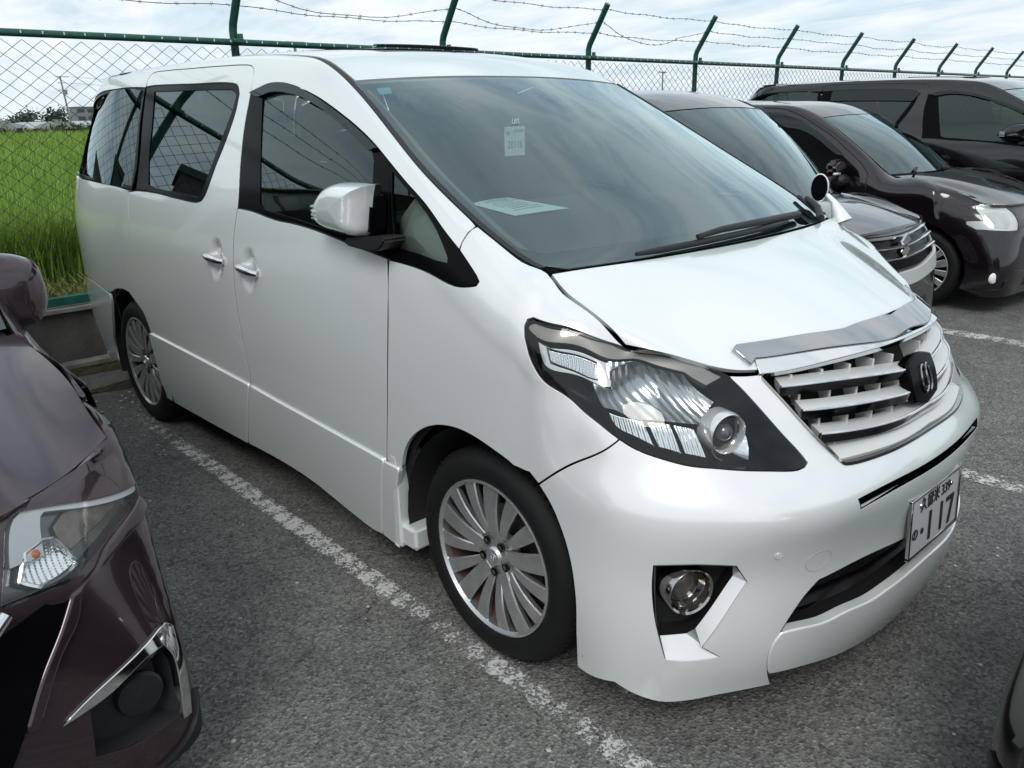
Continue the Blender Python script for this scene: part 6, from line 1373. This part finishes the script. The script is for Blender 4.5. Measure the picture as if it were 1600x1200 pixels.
# --- black minivan at the right: the same body as the white one, painted black
BV=thing('black_minivan','black minivan at the right with smoked window visors and dark glass','minivan',(-.44,7.72,0))
skip={'number_plate','emblem','wing_view_mirror','paper_sign'};swap={'pearl_white_paint':M['black_paint'],'silver_plastic':M['lamp_dark'],'beige_leather':M['beige_dark']}
def copy_part(o,parent):
    c=o.copy();COL.objects.link(c);c.parent=parent
    for sl in c.material_slots:
        if sl.material and sl.material.name in swap:
            m_=swap[sl.material.name];sl.link='OBJECT';sl.material=m_
    for ch_ in list(o.children): copy_part(ch_,c)
for o in list(V.children):
    if o.name.split('.')[0] not in skip: copy_part(o,BV)
hero_side=Side(W)
both('window_visor',panel(W,[hero_side(x,z) for x,z in [(-2.62,1.795),(-1.72,1.775),(-1.64,1.74),(-1.70,1.655),(-2.62,1.675)]],h=.05,off=.012,depth=.014,step=.03),M['visor'],BV)
obj('tail_spoiler',panel(ROOF,[(-.10,.10),(-.12,rw/2),(-.10,rw-.10),(.12,rw-.06),(.10,rw/2),(.12,.06)],h=.08,off=.02,depth=.03),M['black_paint'],BV)
# ---- small things in and on the white minivan ----------------------------------------------------
def sheet(S,uv,off,th=.0008):
    a=np.array(uv);P_=[];m=5
    for i in range(m):
        for j in range(m):
            s,t=i/(m-1),j/(m-1);P_.append((a[0]*(1-s)+a[1]*s)*(1-t)+(a[3]*(1-s)+a[2]*s)*t)
    X=S.P(P_)+S.N(P_)*off;Y=X-S.N(P_)*th;f=[]
    for i in range(m-1):
        for j in range(m-1): f+=[(i*m+j,i*m+j+1,(i+1)*m+j+1,(i+1)*m+j),(m*m+i*m+j,m*m+(i+1)*m+j,m*m+(i+1)*m+j+1,m*m+i*m+j+1)]
    return Geo().add(np.concatenate([X,Y]),f)
M['tag_paper']=mat('tag_paper',(.70,.78,.78),.7)
CARD=(-.464,-.316,1.54,.094,.096)
cy,cz_,wd,hd=CARD[1],CARD[2],CARD[3],CARD[4]
TM=frame_matrix((CARD[0],cy,cz_),(0,1,0),(0,0,1))
tg_=tag(obj('paper_sign',box((0,0,0),(wd,.0012,hd)).moved(TM),M['tag_paper']),'white numbered card hung inside the windscreen of the white minivan','card')
def on_card(s,size,x,z,sx,m='grey_ink_dark'):
    g=text_geo(s,size,.0006,sx).moved(Matrix.Translation((x,-.0015,z))).moved(TM);obj('lettering',g,M[m],tg_)
M['grey_ink_dark']=mat('grey_print',(.10,.13,.14),.7)
on_card('20116',hd*.36,0,-hd*.12,.80);on_card('\u51fa\u54c1',hd*.14,-wd*.36,hd*.27,.6)
obj('barcode',box((wd*.18,-.0012,hd*.36),(wd*.5,.0006,hd*.10)).moved(TM),M['grey_ink'],tg_)
g=text_geo('USS',hd*.26,.0006,.9).moved(Matrix.Translation((wd*.05,-.0015,hd*.66))).moved(TM);obj('lettering',g,M['tag_paper'],tg_)
tag(obj('sticker',sheet(WS,O['ws_sticker'],-.004),mat('blue_sticker',(.10,.42,.55),.6)),'small blue square sticker in the top corner of the windscreen','sticker')
PAPER=[(-0.8657, -0.1901, 1.288), (-0.9302, 0.0681, 1.288), (-0.449, -0.0583, 1.288), (-0.4392, -0.343, 1.288)]
PAPER2=[(-0.5114, 0.9453, 1.288), (-0.4528, 1.0261, 1.288), (-0.1522, 0.7147, 1.288), (-0.3096, 0.6954, 1.288)]
pp=[tuple(q) for q in PAPER]
def paper(pts,label,seed):
    a=[np.array(q) for q in pts];m=9;V_=[];F=[];r_=np.random.RandomState(seed)
    for i in range(m):
        for j in range(m):
            s,t=i/(m-1),j/(m-1);q=(a[0]*(1-s)+a[1]*s)*(1-t)+(a[3]*(1-s)+a[2]*s)*t;q=q+[0,0,.004+.010*math.sin(3.1*s)*math.sin(2.6*t+.4)];V_.append(tuple(q))
    for i in range(m-1):
        for j in range(m-1): F.append((i*m+j,i*m+j+1,(i+1)*m+j+1,(i+1)*m+j))
    o=tag(obj('paper_sheet',Geo().add(V_,F),M['paper'],smooth=60),label,'paper');ln=Geo()
    for k in range(9):
        t0=.12+.085*k;s1=.15+r_.uniform(0,.1);s2=.55+r_.uniform(0,.35)
        P0=lambda s,t:(a[0]*(1-s)+a[1]*s)*(1-t)+(a[3]*(1-s)+a[2]*s)*t+[0,0,.0055+.010*math.sin(3.1*s)*math.sin(2.6*t+.4)]
        ln.plus(tube([tuple(P0(s1+(s2-s1)*q,t0)) for q in np.linspace(0,1,7)],.0013,3))
    obj('printed_lines',ln,M['grey_ink'],o,kind='stuff')
paper(pp,'creased pale sheet of paper lying on the near side of the dashboard',3)
paper([tuple(q) for q in PAPER2],'pale sheet of paper at the far end of the dashboard',5)
